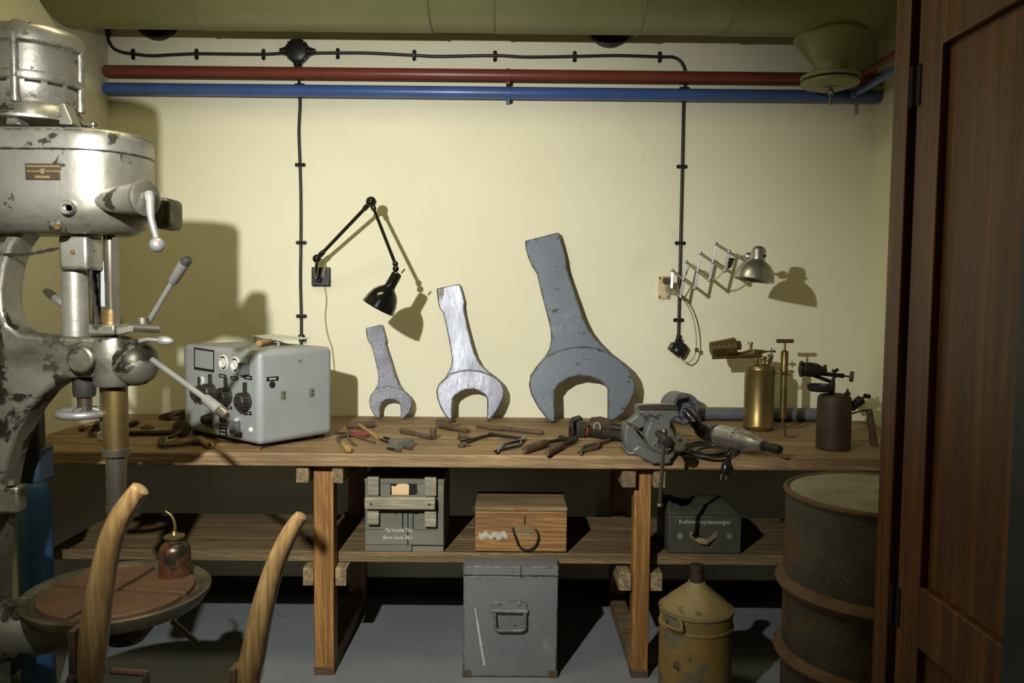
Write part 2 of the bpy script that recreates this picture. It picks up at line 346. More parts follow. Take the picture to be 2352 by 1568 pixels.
# round wall vents half hidden by the duct
for (px, py, lb) in ((364, 94, 'round dark mesh vent in the wall corner above the left cable'), (1400, 111, 'round dark mesh vent in the wall above the middle of the pipes')):
    bt = at(px, py, YW); r = .105; c = V((bt.x, YW-.02, bt.z+r))
    t = thing('wall_vent', lb, 'vent', (c.x, YW, c.z), 'round wall vents behind the duct')
    G().lathe([(r, 0), (r, .028), (r-.012, .03), (r-.014, .02), (r-.014, .0)], (c.x, YW-.001, c.z), (0, -1, 0), 40).build('rim', M['darksteel'], t)
    G().lathe([(r-.014, 0), (r-.014, .006)], (c.x, YW-.002, c.z), (0, -1, 0), 40).build('mesh_disc', M['base'], t)
    for k in range(-4, 5):
        w = math.sqrt((r-.016)**2-(k*.02)**2)
        G().box((c.x-w, YW-.022, c.z+k*.02-.0015), (c.x+w, YW-.018, c.z+k*.02+.0015)).build('bar', M['darksteel'], t)

# ------------------------------------------------------------------ coloured pipes
def pipe(name, pl, pr, mat, label, clampx):
    a = at(*pl, 3.846); b = at(*pr, 3.846); z = (a.z+b.z)/2; r = .0285; a.z = b.z = z
    t = thing(name, label, 'pipe', (a.x, a.y, z-r))
    G().lathe([(.0, 0), (r-.006, .0), (r, .008), (r, (b-a).length-.008), (r-.006, (b-a).length), (0, (b-a).length)], a, b-a, 28).build('pipe_run', M[mat], t)
    for cx in clampx:
        x = at(cx, 190, 3.84).x
        G().lathe([(r+.003, -.009), (r+.003, .009)], (x, a.y, z), (1, 0, 0), 28).build('clamp', M[mat], t)
        G().box((x-.009, a.y-.012, z-r-.014), (x+.009, YW, z-r+.002)).build('clamp_foot', M[mat], t, bevel=.002)
    return z
zr = pipe('red_pipe', (240, 165), (2024, 181), 'redp', 'thick red painted pipe along the wall above the blue pipe', (1167,))
zb = pipe('blue_pipe', (240, 204.5), (2022, 222), 'bluep', 'thick blue painted pipe along the wall below the red pipe', (1167,))
for nm, mt, z, p, lb in (('branch_pipe', 'redp', zr, (1972, 168), 'thin red branch pipe leaving the wall towards the door'), ('branch_pipe', 'bluep', zb, (1962, 222), 'thin blue branch pipe leaving the wall towards the door')):
    x = at(p[0], p[1], 3.80).x
    t = thing(nm, lb, 'pipe', (x, 3.3, z-.015))
    G().cyl((x, 3.82, z), (x, 2.3, z), .0155, n=16).build('pipe_run', M[mt], t)
    G().lathe([(.021, 0), (.021, .03)], (x, 3.795, z), (0, -1, 0), 16).build('union', M[mt], t)

# ------------------------------------------------------------------ cables on the wall
def clip(px, py, horiz, parent):
    c = at(px, py, 3.889); u = V((0, 0, 1)) if horiz else V((1, 0, 0)); d = V((1, 0, 0)) if horiz else V((0, 0, 1))
    g = G()
    for s in (-1, 1):
        q = c+u*s*.017
        g.lathe([(.0095, 0), (.0095, .005), (.007, .007)], V((q.x, YW, q.z)), (0, -1, 0), 12)
        pa = c+u*s*.006-d*.0085+V((0, .004, 0)); pb = c+u*s*.018+d*.0085+V((0, .011, 0))
        g.box([min(x) for x in zip(pa, pb)], [max(x) for x in zip(pa, pb)])
    g.tube([c+(u*math.cos(t)-V((0, 1, 0))*math.sin(t))*.0105 for t in [PI*i/10 for i in range(11)]], .0055, 6)
    o = g.build('cable_clip', M['bake'], parent)
    for s in (-1, 1):
        q = c+u*s*.018; G().lathe([(.004, 0), (.0035, .002)], (q.x, YW-.0045, q.z), (0, -1, 0), 10).build('screw', M['steel'], o)
def run(name, label, pts, clips, horiz):
    P = [at(x, y, 3.889) for x, y in pts]
    t = thing(name, label, 'cable', (P[0].x, YW, P[0].z))
    G().tube(spline(P, 5), .0072, 10).build('cable', M['cable'], t)
    for (x, y), h in clips: clip(x, y, h, t)
    return t
t = run('wall_cable', 'black cable clipped to the wall between the left vent and the junction box', [(247, 70), (249, 92), (262, 112), (285, 121), (304, 123.5), (345, 128), (390, 126), (450, 123.5), (520, 124), (604, 124.5), (655, 122)],
        [((304, 123.5), 1), ((450, 123.5), 1), ((604, 124), 1)], 1)
c = at(247, 66, 3.885); G().lathe([(.016, 0), (.016, .02), (.011, .028), (.011, .05)], c+V((0, 0, .02)), (0, 0, -1), 14).build('gland', M['bake'], t)
run('wall_cable', 'long black cable clipped along the wall, bending down at the right past the scissor lamp', [(716, 122), (775, 121.5), (850, 122), (951, 127), (1010, 129.5), (1137, 127.5), (1210, 131), (1320, 129.5), (1420, 127.5), (1516, 130.5), (1545, 131), (1562, 140), (1572, 158), (1574, 185), (1573, 203), (1570, 240), (1567, 382), (1563, 558), (1560, 690), (1558, 778)],
    [((775, 122), 1), ((951, 126), 1), ((1137, 128), 1), ((1320, 129), 1), ((1516, 130), 1), ((1573, 203), 0), ((1567, 382), 0), ((1563, 558), 0), ((1559.5, 735), 0)], 1)
t = run('wall_cable', 'black vertical cable clipped to the wall behind the grey control unit', [(687, 140), (687, 195), (689, 240), (686.5, 300), (689, 378), (691, 460), (691, 557), (690, 640), (692, 726), (692, 790)],
        [((687, 195), 0), ((688.5, 378), 0), ((691, 557), 0), ((691.5, 726), 0)], 0)
c = at(692.5, 768, 3.885); G().lathe([(.013, 0), (.016, .006), (.016, .014), (.012, .018), (.015, .02), (.015, .03)], c, (0, 0, -1), 14).build('gland', M['bake'], t)
jc = at(686, 121, YW)
t = thing('junction_box', 'octagonal black junction box on the wall above the red pipe', 'junction box', jc)
G().lathe([(.058, 0), (.058, .036), (.052, .044)], jc, (0, -1, 0), 8, ref=(1, 0, .414)).build('housing', M['bake'], t, bevel=.004)
G().lathe([(.046, 0), (.044, .006), (.03, .009), (0, .01)], jc+V((0, -.043, 0)), (0, -1, 0), 24).build('lid', M['bake'], t)
for k in range(4):
    a = PI/4+k*PI/2; G().lathe([(.006, 0), (.005, .006)], jc+V((.052*math.cos(a), -.04, .052*math.sin(a))), (0, -1, 0), 8).build('screw', M['steel'], t)
for d in ((-1, 0, 0), (1, 0, 0), (0, 0, -1)):
    G().lathe([(.02, .05), (.02, .066), (.015, .068), (.015, .082), (.011, .084)], jc+V((0, -.02, 0)), d, 12).build('gland', M['bake'], t)
# socket at the end of the right cable
sc = at(1559, 806, YW)
t = thing('wall_socket', 'black angled cable outlet box on the wall under the scissor lamp', 'socket', sc)
pts = [(1535, 802), (1545, 786), (1571, 786), (1583, 800), (1570, 824), (1560, 822)]
G().prism([at(x, y, YW-.045)+V((0, 0, 0)) for x, y in pts], (0, .045, 0)).build('housing', M['bake'], t, bevel=.008, seg=3)
G().sphere(at(1559, 806, YW-.045), .03, 16, (1, .5, .8)).build('dome', M['bake'], t)
G().lathe([(.013, 0), (.018, .01), (.018, .02), (.012, .022), (.012, .04)], at(1558.5, 788, YW-.018), (0, 0, 1), 14).build('gland', M['bake'], t)
G().lathe([(.005, 0), (.004, .004)], at(1540, 803, YW-.047), (0, -1, 0), 8).build('screw', M['steel'], t)

# ------------------------------------------------------------------ workbench
BF = 2.972
wb = thing('workbench', 'long heavy pine workbench with lower shelf along the back wall', 'workbench', (0, 3.4, 0))
yb = [BF, 3.125, 3.335, 3.60, YW-.002]
for i in range(4):
    G().box((XL+.002, yb[i]+.0022, BZ-.05), (XR-.002, yb[i+1]-.0022, BZ-(.001 if i % 2 else 0))).build('plank', M['bench'], wb, bevel=.005)
LX = [(-.744, -.668), (.484, .548)]
for a, b in LX:
    for y0 in (3.037, 3.70):
        o = G().box((a, y0, 0), (b, y0+.075, BZ-.051)).build('leg', M['benchf'], wb, bevel=.004)
        if y0 < 3.1: G().box((a-.001, y0-.0012, 0), (b+.001, y0+.06, .032)).build('foot_band', M['darkwood'], o)
    G().box((a, 3.113, .001), (b, 3.70, .07)).build('floor_rail', M['shelf'], wb, bevel=.003)
# paired cross beams
for xs, z0, z1, y0 in ((( -.80, -.752), BZ-.118, BZ-.051, 3.0), ((-.664, -.622), BZ-.118, BZ-.051, 3.0), ((.43, .482), BZ-.125, BZ-.051, 3.0), ((.55, .594), BZ-.125, BZ-.051, 3.0),
                       ((-.79, -.748), .348, .418, 3.05), ((-.665, -.622), .348, .418, 3.05), ((.432, .481), .338, .408, 3.05), ((.552, .60), .338, .408, 3.05)):
    G().box((xs[0], y0, z0), (xs[1], 3.86, z1)).build('cross_beam', M['beam'], wb, bevel=.003)
SZ = .462
sy = [3.116, 3.29, 3.46, 3.645]
for i in range(3):
    G().box((-1.80, sy[i]+.002, SZ-.042), (XR-.02, sy[i+1]-.002, SZ)).build('shelf_plank', M['shelf'], wb, bevel=.003)

# ------------------------------------------------------------------ door on the right
XD = 1.01
y_h, y_e = atx(2094, 400, XD).y, atx(2338, 900, XD).y
dr = thing('door_1', 'dark brown stained panelled wooden door standing open at the right', None, (XD+.02, (y_h+y_e)/2, 0)); dr['kind'] = 'structure'
st_h = atx(2148, 500, XD).y            # inner edge of hinge stile
zt = atx(2165, 100, XD).z; zr1 = atx(2108, 1345, XD).z; zr0 = atx(2095, 1477, XD).z
ye0, ye1 = y_e, y_e+.008
def dbox(name, a, b, z0, z1, x0=XD, x1=XD+.04): return G().box((x0, a, z0), (x1, b, z1)).build(name, M['door'], dr, bevel=.003)
dbox('hinge_stile', st_h, y_h-.012, .02, 2.42); dbox('lock_stile', ye0, ye1, .02, 2.42)
dbox('top_rail', ye1, st_h, zt, 2.42); dbox('lock_rail', ye1, st_h, zr0, zr1); dbox('bottom_rail', ye1, st_h, .02, .2)
dbox('upper_panel', ye1, st_h, zr1, zt, XD+.018, XD+.03); dbox('lower_panel', ye1, st_h, .2, zr0, XD+.018, XD+.03)
jb = tag(G().box((XD-.012, y_h+.012, 0), (XD+.09, y_h+.09, 2.5)).build('trim_1', M['door'], None, (XD, y_h+.05, 0), bevel=.003), 'brown door post the hinges are fixed to', None, None, 'structure')
for pyc in (205, 1375):
    z = atx(2092, pyc, XD).z if pyc < 700 else atx(2042, pyc, XD).z
    g = G(); 
    for k in range(3): g.cyl((XD-.004, y_h, z-.05+k*.034), (XD-.004, y_h, z-.05+k*.034+.032), .009, n=12)
    g.box((XD-.003, y_h-.03, z-.05), (XD-.0005, y_h+.02, z+.05))
    g.build('hinge', M['black'], dr)
tag(G().box((XD-.015, y_e-.16, 0), (XD+.1, y_e-.012, 2.5)).build('trim_2', M['navy'], None, (XD, y_e-.1, 0), bevel=.003), 'dark greenish frame beside the door at the edge', None, None, 'structure')
# ================================================================== pillar drill press
PY = 2.30
dp = thing('drill_press', 'large silver painted pillar drill press with motor on top at the left', 'drill press', (-1.45, PY, 0))
def pp(px, py, dy=0): return at(px, py, PY+dy)
def capsule(xa, xb, r, z, n=14):
    ring = []
    for i in range(n+1):
        a = -PI/2+PI*i/n; ring.append(V((xb+r*math.cos(a), PY+r*math.sin(a), z)))
    for i in range(n+1):
        a = PI/2+PI*i/n; ring.append(V((xa+r*math.cos(a), PY+r*math.sin(a), z)))
    return ring
xe = pp(344, 400).x; hr = .15; xb = xe-hr; xa = -1.70
zz = lambda y: at(200, y, PY-.13).z
rings = [capsule(xa, xb, r, zz(y)) for y, r in ((533, .085), (529, .10), (518, .122), (500, .139), (478, .147), (440, .15), (347, .15))]
head = G().loft(rings).build('gear_head', M['silver'], dp, smooth=50)
rings = [capsule(xa, xb, r, zz(y)) for y, r in ((345, .148), (343, .151), (312, .151), (300, .147), (293, .137), (290, .12))]
G().loft(rings).build('head_lid', M['silver'], dp, smooth=50)
# motor
mx = pp(77, 150).x; mz = lambda y: pp(77, y).z; mr = .125
def ml(name, prof, mat='silver', n=48): return G().lathe([(r, mz(y)) for y, r in prof], (mx, PY, 0), (0, 0, 1), n).build(name, M[mat], dp)
ml('motor_base', ((292, .16), (286, .16), (276, .135), (262, .118), (250, .11)))
ml('motor_end_shield', ((252, .108), (240, .119), (206, .121), (202, .127)))
ml('motor_body', ((202, .127), (196, .129), (187, .128), (184, .121), (126, .121), (122, .126)))
mc = ml('motor_cap', ((121, .126), (118, .13), (95, .13), (88, .127), (80, .118), (72, .09), (66, .05), (65, 0)))
G().lathe([(.03, 0), (.028, .012), (.0, .014)], (mx-.01, PY-.03, mz(66)-.004), (0, 0, 1), 20).build('cap_boss', M['silver'], mc)
for k in range(4):
    a = -PI/2+.16+k*PI/2
    d = V((math.cos(a), math.sin(a), 0)); c = V((mx, PY, 0))+d*.121
    G().tube([c+V((0, 0, mz(255))), c+V((0, 0, mz(190))), c+d*.002+V((0, 0, mz(118))), c-d*.004+V((0, 0, mz(84)))], [.012, .011, .011, .008], 10).build('tie_bolt', M['silver'], dp)
    for b in (a-.34, a+.34, a+PI/4):
        d2 = V((math.cos(b), math.sin(b), 0)); t2 = V((-d2.y, d2.x, 0)); q = V((mx, PY, 0))+d2*.1185
        G().add([q+t2*s*.019+d2*e+V((0, 0, mz(y))) for e in (0, .004) for s, y in ((-1, 204), (1, 204), (1, 211), (-1, 211))], [(0, 1, 2, 3), (4, 5, 6, 7), (0, 1, 5, 4), (1, 2, 6, 5), (2, 3, 7, 6), (3, 0, 4, 7)]).build('vent_slot', M['black'], dp, smooth=0)
for px in (28, 150):
    a = at(px, 285, PY-.14); G().prism([a+V((-.018, 0, 0)), a+V((.02, 0, 0)), at(px-4, 236, PY-.115), at(px-14, 236, PY-.115)], (0, .05, 0)).build('motor_foot', M['silver'], dp, bevel=.004)
G().lathe([(.006, 0), (.005, .018), (.013, .02), (.013, .026), (.005, .03), (0, .03)], pp(215, 302)+V((0, 0, -.004)), (0, 0, 1), 12).build('grease_nipple', M['steel'], dp)
# nameplate on the flat side of the head
fy = PY-hr-.0015
a = at(58, 375, fy); b = at(139, 413.5, fy)
npl = G().box((a.x, fy-.002, b.z), (b.x, fy+.004, a.z)).build('nameplate', M['plate'], dp, bevel=.0015)
npl['label'] = 'worn bronze nameplate'
for (x0, y0, x1, y1) in ((60, 379, 137, 384), (61, 391, 92, 395), (105, 391, 137, 395), (80, 403, 114, 409)):
    p = at(x0, y0, fy-.003); q = at(x1, y1, fy-.003); G().box((p.x, fy-.0032, q.z), (q.x, fy-.001, p.z)).build('raised_line', M['platetxt'], npl)
G().prism([at(x, y, fy-.0035) for x, y in ((92, 387), (103, 387), (102, 396), (97.5, 401), (93, 396))], (0, .002, 0)).build('emblem', M['platetxt'], npl)
G().lathe([(.020, 0), (.020, .012), (.017, .016), (.008, .016), (.008, .004), (0, .004)], at(158, 477, PY-.148), (0, -1, 0), 28).build('oil_port', M['silver'], dp)
G().lathe([(0.0, .0), (.0085, 0)], at(158, 477, PY-.1655), (0, -1, 0), 16).build('port_hole', M['black'], dp)
o = G().lathe([(.02, 0), (.017, .016), (.0, .018)], at(134, 521, PY-.12), (0, -1, 0), 20).build('boss', M['silverw'], dp)
G().lathe([(.009, 0), (.009, .008)], at(134, 521, PY-.138), (0, -1, 0), 6).build('bolt', M['bronze'], o)
# speed crank
cA = at(226, 462, PY-.12); cB = at(330, 455, PY-.19)
G().lathe([(.0, 0), (.018, .008), (.030, .04), (.037, .09), (.040, (cB-cA).length-.004), (.036, (cB-cA).length)], cA, cB-cA, 28).build('crank_boss', M['silver'], dp)
ax = (cB-cA).normalized()
G().lathe([(.045, -.006), (.047, 0), (.047, .008), (.04, .012), (0, .013)], cB, ax, 32).build('crank_disc', M['silverw'], dp)
k0 = cB+ax*.02; k1 = at(359, 545, PY-.21)
cr = G().tube(spline([k0+V((0, 0, .012)), k0+V((.006, -.008, -.01)), at(347, 500, PY-.215), k1], 5), [.012]*5+[.010]*5+[.009]*6, 12).build('crank_arm', M['silverp'], dp)
kb = at(361, 562, PY-.21)
G().sphere(kb, .0195, 20).build('ball_knob', M['silverp'], cr)
G().sphere(kb+V((.006, -.0135, .002)), .0075, 10, (1, .5, 1)).build('red_paint_patch', M['redspot'], cr)
G().box(tuple(at(346, 524, PY-.02)), tuple(at(386, 452, PY-.02)+V((0, .11, 0)))).build('gear_box', M['silverw'], dp, bevel=.016, seg=4)
# frame casting
fo = [(-150, 440), (-60, 450), (0, 500), (40, 520), (62, 524), (48, 540), (30, 565), (14, 610), (5, 665), (7, 712), (18, 745), (46, 766), (110, 772), (262, 774), (262, 866), (178, 868), (138, 876), (100, 902), (66, 944), (38, 994), (16, 1055), (2, 1130), (-8, 1210), (-16, 1330), (-20, 1600), (-20, 2000), (-180, 2000), (-180, 1200), (-170, 800)]
G().prism([at(x, y, PY-.05) for x, y in fo], (0, .10, 0)).build('frame_casting', M['silverw'], dp, bevel=.024, seg=4, smooth=60)
G().box((-1.80, PY-.2, 0), (-1.35, PY+.2, .09)).build('base_plate', M['silverw'], dp, bevel=.012)
# column bracket and column under the head
G().box(tuple(at(134, 619, PY-.06)), tuple(at(200, 540, PY-.06)+V((0, .09, 0)))).build('column_block', M['silver'], dp, bevel=.010, seg=3)
G().lathe([(.007, 0), (.006, .005)], at(168, 579, PY-.06), (0, -1, 0), 12).build('screw', M['bronze'], dp)
cc = pp(174, 700)
G().lathe([(.037, pp(174, 775).z), (.036, pp(174, 640).z), (.036, pp(174, 615).z)], (cc.x, PY, 0), (0, 0, 1), 32).build('column', M['silver'], dp)
# chains
def chain(path, parent, step=.011):
    P = spline(path, 20); d = 0; last = P[0]; g = G(); k = 0; acc = 0
    for i in range(1, len(P)):
        acc += (P[i]-P[i-1]).length
        if acc >= step:
            t = (P[i]-P[i-1]).normalized(); x, y = perp(t); up = x if k % 2 else y
            g.beam(P[i]-t*.008, P[i]+t*.008, .009 if k % 2 else .005, .006, up); acc = 0; k += 1
    return tag(g.build('chain', M['darksteel'], parent), None, None, None, 'stuff')
chain([pp(5, 584, -.05), pp(60, 584, -.05), pp(134, 570, -.05)], dp)
chain([pp(204, 545, -.02), pp(207, 600, -.03), pp(214, 680, -.04), pp(226, 735, -.05)], dp)
G().lathe([(.017, -.006), (.017, .006)], pp(202, 580, .01), (1, 0, 0), 18).build('chain_wheel', M['silverc'], dp)
G().cyl(pp(222, 545, .03), pp(222, 760, .03), .012).build('feed_rod', M['darksteel'], dp)
G().box(tuple(at(228, 705, PY+.03)), tuple(at(240, 600, PY+.03)+V((0, .03, 0)))).build('counterweight', M['greypaint'], dp, bevel=.003)
# spindle
sx = pp(256, 700).x
def sl(name, prof, mat, n=32, cx=None): return G().lathe([(r, pp(256, y).z) for y, r in prof], (sx if cx is None else cx, PY, 0), (0, 0, 1), n).build(name, M[mat], dp)
sl('spindle_flange', ((530, .044), (534, .052), (526, .052)), 'bronze')
sl('spindle', ((750, .0165), (650, .0165), (645, .0175), (530, .0175)), 'steel')
sl('collar', ((748, .030), (735, .030), (734, .026), (724, .026), (723, .023), (712, .023)), 'bronze')
G().box(tuple(at(263, 845, PY-.03)), tuple(at(270, 545, PY-.03)+V((0, .008, 0)))).build('depth_scale', M['steel'], dp)
# quill housing
hx = pp(266, 820).x
hz = lambda y: pp(266, y).z
G().lathe([(.050, hz(884)), (.056, hz(878)), (.058, hz(790)), (.052, hz(774)), (.02, hz(770))], (hx, PY-.01, 0), (0, 0, 1), 40).build('quill_housing', M['silverw'], dp)
G().box(tuple(at(201, 768, PY-.07)), tuple(at(262, 746, PY-.07)+V((0, .10, 0)))).build('clamp_block', M['silverw'], dp, bevel=.004)
G().prism([at(266, 770, PY-.075), at(266, 752, PY-.075), at(318, 744, PY-.075), at(318, 760, PY-.075)], (0, .03, 0)).build('stop_arm', M['silverw'], dp, bevel=.004)
G().cyl(at(310, 752, PY-.09), at(370, 755, PY-.09), .0125, .0115).build('stop_pin', M['steel'], dp)
G().lathe([(.014, 0), (.014, .018)], at(328, 744, PY-.07), (0, 0, 1), 16).build('nut', M['silverw'], dp)
bx = at(188, 824, PY-.072)
G().lathe([(.034, -.04), (.037, 0), (.037, .012), (.031, .016), (.030, .013), (.0, .014)], bx, (0, -1, 0), 36).build('arm_boss', M['silverw'], dp)
# capstan
ca = at(303, 832, PY-.02); cd = V((1, -.08, 0)).normalized()
G().lathe([(.050, -.03), (.064, 0), (.066, .004), (.066, .018), (.062, .036), (.050, .055), (.03, .067), (0, .071)], ca, cd, 40).build('capstan_dome', M['silverw'], dp)
def lever(a, b, c, d, name='feed_lever'):
    o = G().cyl(a, b, .0075).build(name, M['silverp'], dp)
    G().lathe([(.010, 0), (.0135, .006), (.0145, (c-b).length)], b, c-b, 16).build('grip', M['silverp'], o)
    G().lathe([(.014, 0), (.0125, (d-c).length*.7), (.009, (d-c).length)], c, d-c, 16).build('grip_end', M['panelblk'] if name == 'feed_lever' and d.z > 1.4 else M['steel'], o)
lever(at(336, 748, PY-.04), at(396, 648, PY-.1), at(424, 604, PY-.13), at(434, 594, PY-.14))
lever(at(350, 826, PY-.08), at(470, 914, PY-.22), at(505, 942, PY-.26), at(521, 955, PY-.28))
lever(at(205, 740, PY+.08), at(150, 700, PY+.12), at(128, 685, PY+.14), at(104, 667, PY+.15), 'rear_lever')
o = G().tube([at(322, 783, PY-.09), at(340, 779, PY-.1), at(364, 781, PY-.1)], [.007, .0055, .0055], 10).build('lock_lever', M['silverp'], dp)
G().lathe([(.006, 0), (.011, .006), (.013, .02), (.010, .035), (.004, .043)], at(362, 781, PY-.1), at(398, 784, PY-.1)-at(362, 781, PY-.1), 16).build('lever_grip', M['silverp'], o)
# lower feed shaft and handwheel
wx = pp(194, 900).x
G().lathe([(.028, pp(194, 910).z), (.031, pp(194, 900).z), (.031, pp(194, 866).z)], (wx, PY, 0), (0, 0, 1), 24).build('feed_bush', M['panelblk'], dp)
G().lathe([(.026, pp(194, 946).z), (.02, pp(194, 940).z), (.02, pp(194, 908).z)], (wx, PY, 0), (0, 0, 1), 24).build('feed_shaft', M['steel'], dp)
wz = pp(190, 948).z; wc = V((wx-.004, PY, wz))
hw = G().torus(wc, (0, 0, 1), .064, .0115, 40, 12).build('handwheel', M['silverp'], dp)
for k in range(3):
    a = .5+k*2*PI/3; G().cyl(wc+V((.015*math.cos(a), .015*math.sin(a), .012)), wc+V((.06*math.cos(a), .06*math.sin(a), 0)), .007, n=10).build('spoke', M['silverp'], hw)
# quill and drill spindle nose
qx = pp(265, 950).x
ql = lambda name, prof, mat: G().lathe([(r, pp(265, y).z) for y, r in prof], (qx, PY, 0), (0, 0, 1), 36).build(name, M[mat], dp)
quill = ql('quill', ((1032, .0345), (880, .0345)), 'brass')
ql('quill_ring', ((1046, .034), (1045, .038), (1030, .038), (1028, .036)), 'steel')
ql('spindle_nose', ((1160, .028), (1045, .0285)), 'steel')
ql('nose_nut', ((1186, .022), (1180, .029), (1160, .030), (1156, .027)), 'steel')
g = G()
for k in range(14):
    y = 882+k*6.3; p = at(233, y, PY-.004); g.box((p.x-.004, PY-.01, p.z-.0022), (p.x+.008, PY+.012, p.z+.0022))
p0 = at(234, 1000, PY); p1 = at(234, 880, PY); g.box((p0.x+.002, PY-.012, p0.z), (p0.x+.01, PY+.012, p1.z))
g.build('rack', M['steel'], dp)
# switch box hanging behind the frame
a = at(36, 1034, 2.46); b = at(84, 908, 2.46)
sb = G().box(tuple(a), tuple(b+V((0, .05, 0)))).build('switch_box', M['cobox'], dp, bevel=.012, seg=3)
for y in (962, 992): G().lathe([(.012, 0), (.012, .008)], at(60, y, 2.461), (0, -1, 0), 16).build('push_button', M['black'], sb)
a = at(28, 1112, 2.48); b = at(88, 1030, 2.48); G().box(tuple(a), tuple(b+V((0, .09, 0)))).build('cable_box', M['navy'], dp, bevel=.01)
a = at(-40, 1180, PY-.06); b = at(42, 1116, PY-.06)
fl = G().box(tuple(a), tuple(b+V((0, .045, 0)))).build('frame_flange', M['can'], dp, bevel=.01); fl.data.materials[0] = M['silverw']
G().lathe([(.014, 0), (.014, .014)], at(26, 1113, PY-.06), (0, 0, 1), 6).build('bolt', M['silverw'], fl)
# work table
tc = at(271, 1354, PY); tr = .256; TZ = tc.z
tb = G().lathe([(.0, TZ-.045), (.19, TZ-.05), (.235, TZ-.04), (tr-.002, TZ-.012), (tr, TZ), (tr-.006, TZ+.004), (tr-.028, TZ-.002), (tr-.034, TZ-.010), (.0, TZ-.010)], (tc.x, PY, 0), (0, 0, 1), 64).build('work_table', M['silverw'], dp)
tb.data.materials[0] = pm('grimy_table_iron', (92, 85, 64), (70, 63, 46), .4, .45, scale=9, bump=.2, bscale=40, wear=[((60, 48, 34), .5, .62, 8)])
for k in range(4):
    a0 = -.14+k*PI/2; R1 = tr-.052; off = V((math.cos(a0+PI/4), math.sin(a0+PI/4), 0))*.015
    pts = [V((tc.x, PY, TZ-.0105))+off]+[V((tc.x, PY, TZ-.0105))+off+V((math.cos(a0+PI/2*i/14), math.sin(a0+PI/2*i/14), 0))*(R1-.01) for i in range(15)]
    G().prism(pts, (0, 0, .0115)).build('table_quadrant', M['tablebrown'], tb, bevel=.002)
G().lathe([(.05, TZ-.15), (.075, TZ-.12), (.085, TZ-.06), (.12, TZ-.045)], (tc.x+.02, PY, 0), (0, 0, 1), 32).build('table_hub', M['darksteel'], dp)
arm0 = at(-60, 1452, PY); arm1 = V((tc.x-.03, PY, TZ-.10))
G().lathe([(.095, 0), (.09, .10), (.078, .18), (.055, (arm1-arm0).length)], arm0, arm1-arm0, 36).build('table_arm', M['silverw'], dp)
for px, py in ((28, 1392), (54, 1385)):
    c = at(px, py, PY-.06); G().cyl(c+V((-.02, 0, -.035)), c+V((.012, -.02, .018)), .013, .012, 14).build('clamp_stud', M['silverw'], dp)
G().cyl(at(395, 1425, PY+.08), at(455, 1478, PY+.1), .009, n=10).build('table_crank', M['steel'], dp)
# ------------------------------------------------------------------ oil can on the press table
oc_ = onz(402, 1318, TZ+.001)
oc = thing('oil_can', 'small copper oil can with thin bent spout on the drill press table', 'oil can', oc_)
s = 2.3/1850
G().lathe([(.0, 0), (.047, 0), (.048, .004), (.046, .078), (.040, .092), (.027, .102), (.024, .103)], oc_, (0, 0, 1), 32).build('body', M['copper'], oc)
G().lathe([(.024, .1), (.024, .112), (.031, .114), (.031, .121), (.012, .124), (.006, .135)], oc_, (0, 0, 1), 28).build('cap', M['brass'], oc)
G().tube(spline([oc_+V((.001, 0, .124)), oc_+V((.002, 0, .155)), oc_+V((-.008, 0, .182)), oc_+V((-.026, 0, .196))], 6), [.006-.0035*i/18 for i in range(19)], 10).build('spout', M['brass'], oc)
# ------------------------------------------------------------------ blue gas cylinder behind the press
gc = at(80, 1200, 2.86); zt_ = at(80, 1092, 2.86).z
gb = thing('gas_cylinder', 'slim blue gas cylinder standing between drill press and bench', 'gas cylinder', (gc.x, 2.86, 0))
G().lathe([(.0, .005), (.05, .005), (.056, .015), (.056, zt_-.09), (.05, zt_-.045), (.034, zt_-.015), (.02, zt_-.004), (.02, zt_)], (gc.x, 2.86, 0), (0, 0, 1), 32).build('cylinder', M['gasblue'], gb)
G().lathe([(.021, zt_-.004), (.021, zt_+.02), (.012, zt_+.024)], (gc.x, 2.86, 0), (0, 0, 1), 20).build('valve', M['steel'], gb)
# ------------------------------------------------------------------ hand truck with ash handles
hY = 1.62
ht = thing('hand_truck', 'hand truck with two curved ash wood handles in the left foreground', 'hand truck', (at(400, 1560, hY).x, hY, 0))
def handle(pts, ws, y):
    P = [at(x, yy, y) for x, yy in pts]; last = P[-1]
    P += [V((last.x-.004, y-.01, .45)), V((last.x-.006, y-.02, .03))]
    rs = [w*y/1850/2 for w in ws]+[.030, .030]
    Q = spline(P, 6); n = len(rs); R = []
    for i in range(len(Q)):
        t = i/6; k = min(n-2, int(t)); R.append(rs[k]+(rs[k+1]-rs[k])*(t-k))
    return G().tube([Q[0]+(Q[0]-Q[1]).normalized()*.003]+Q, [R[0]*.72]+R, 16).build('handle', M['handlewood'], ht)
a = handle([(322, 1122), (303, 1147), (276, 1190), (253, 1245), (238, 1310), (226, 1380), (216, 1460), (206, 1568)], [42, 47, 52, 54, 57, 62, 66, 68], hY)
b = handle([(692, 1184), (674, 1210), (650, 1255), (628, 1310), (610, 1370), (594, 1440), (580, 1510), (566, 1575)], [30, 38, 43, 47, 52, 56, 60, 62], hY+.12)
for h, (x0, x1), y in ((a, (166, 182), hY-.01), (b, (532, 548), hY+.11)):
    yy = 1440 if x0 < 300 else 1528
    p = at(x0, yy, y); q = at(x1, yy, y)
    st = G().box((p.x, y-.02, .05), (q.x, y+.02, p.z)).build('iron_strap', M['rusty'], h, bevel=.003)
    G().lathe([(.011, 0), (.008, .006), (0, .008)], ((p.x+q.x)/2, y-.02, p.z-.1), (0, -1, 0), 12).build('rivet', M['rusty'], st)
c0 = at(255, 1540, hY+.03); c1 = at(335, 1545, hY+.03)
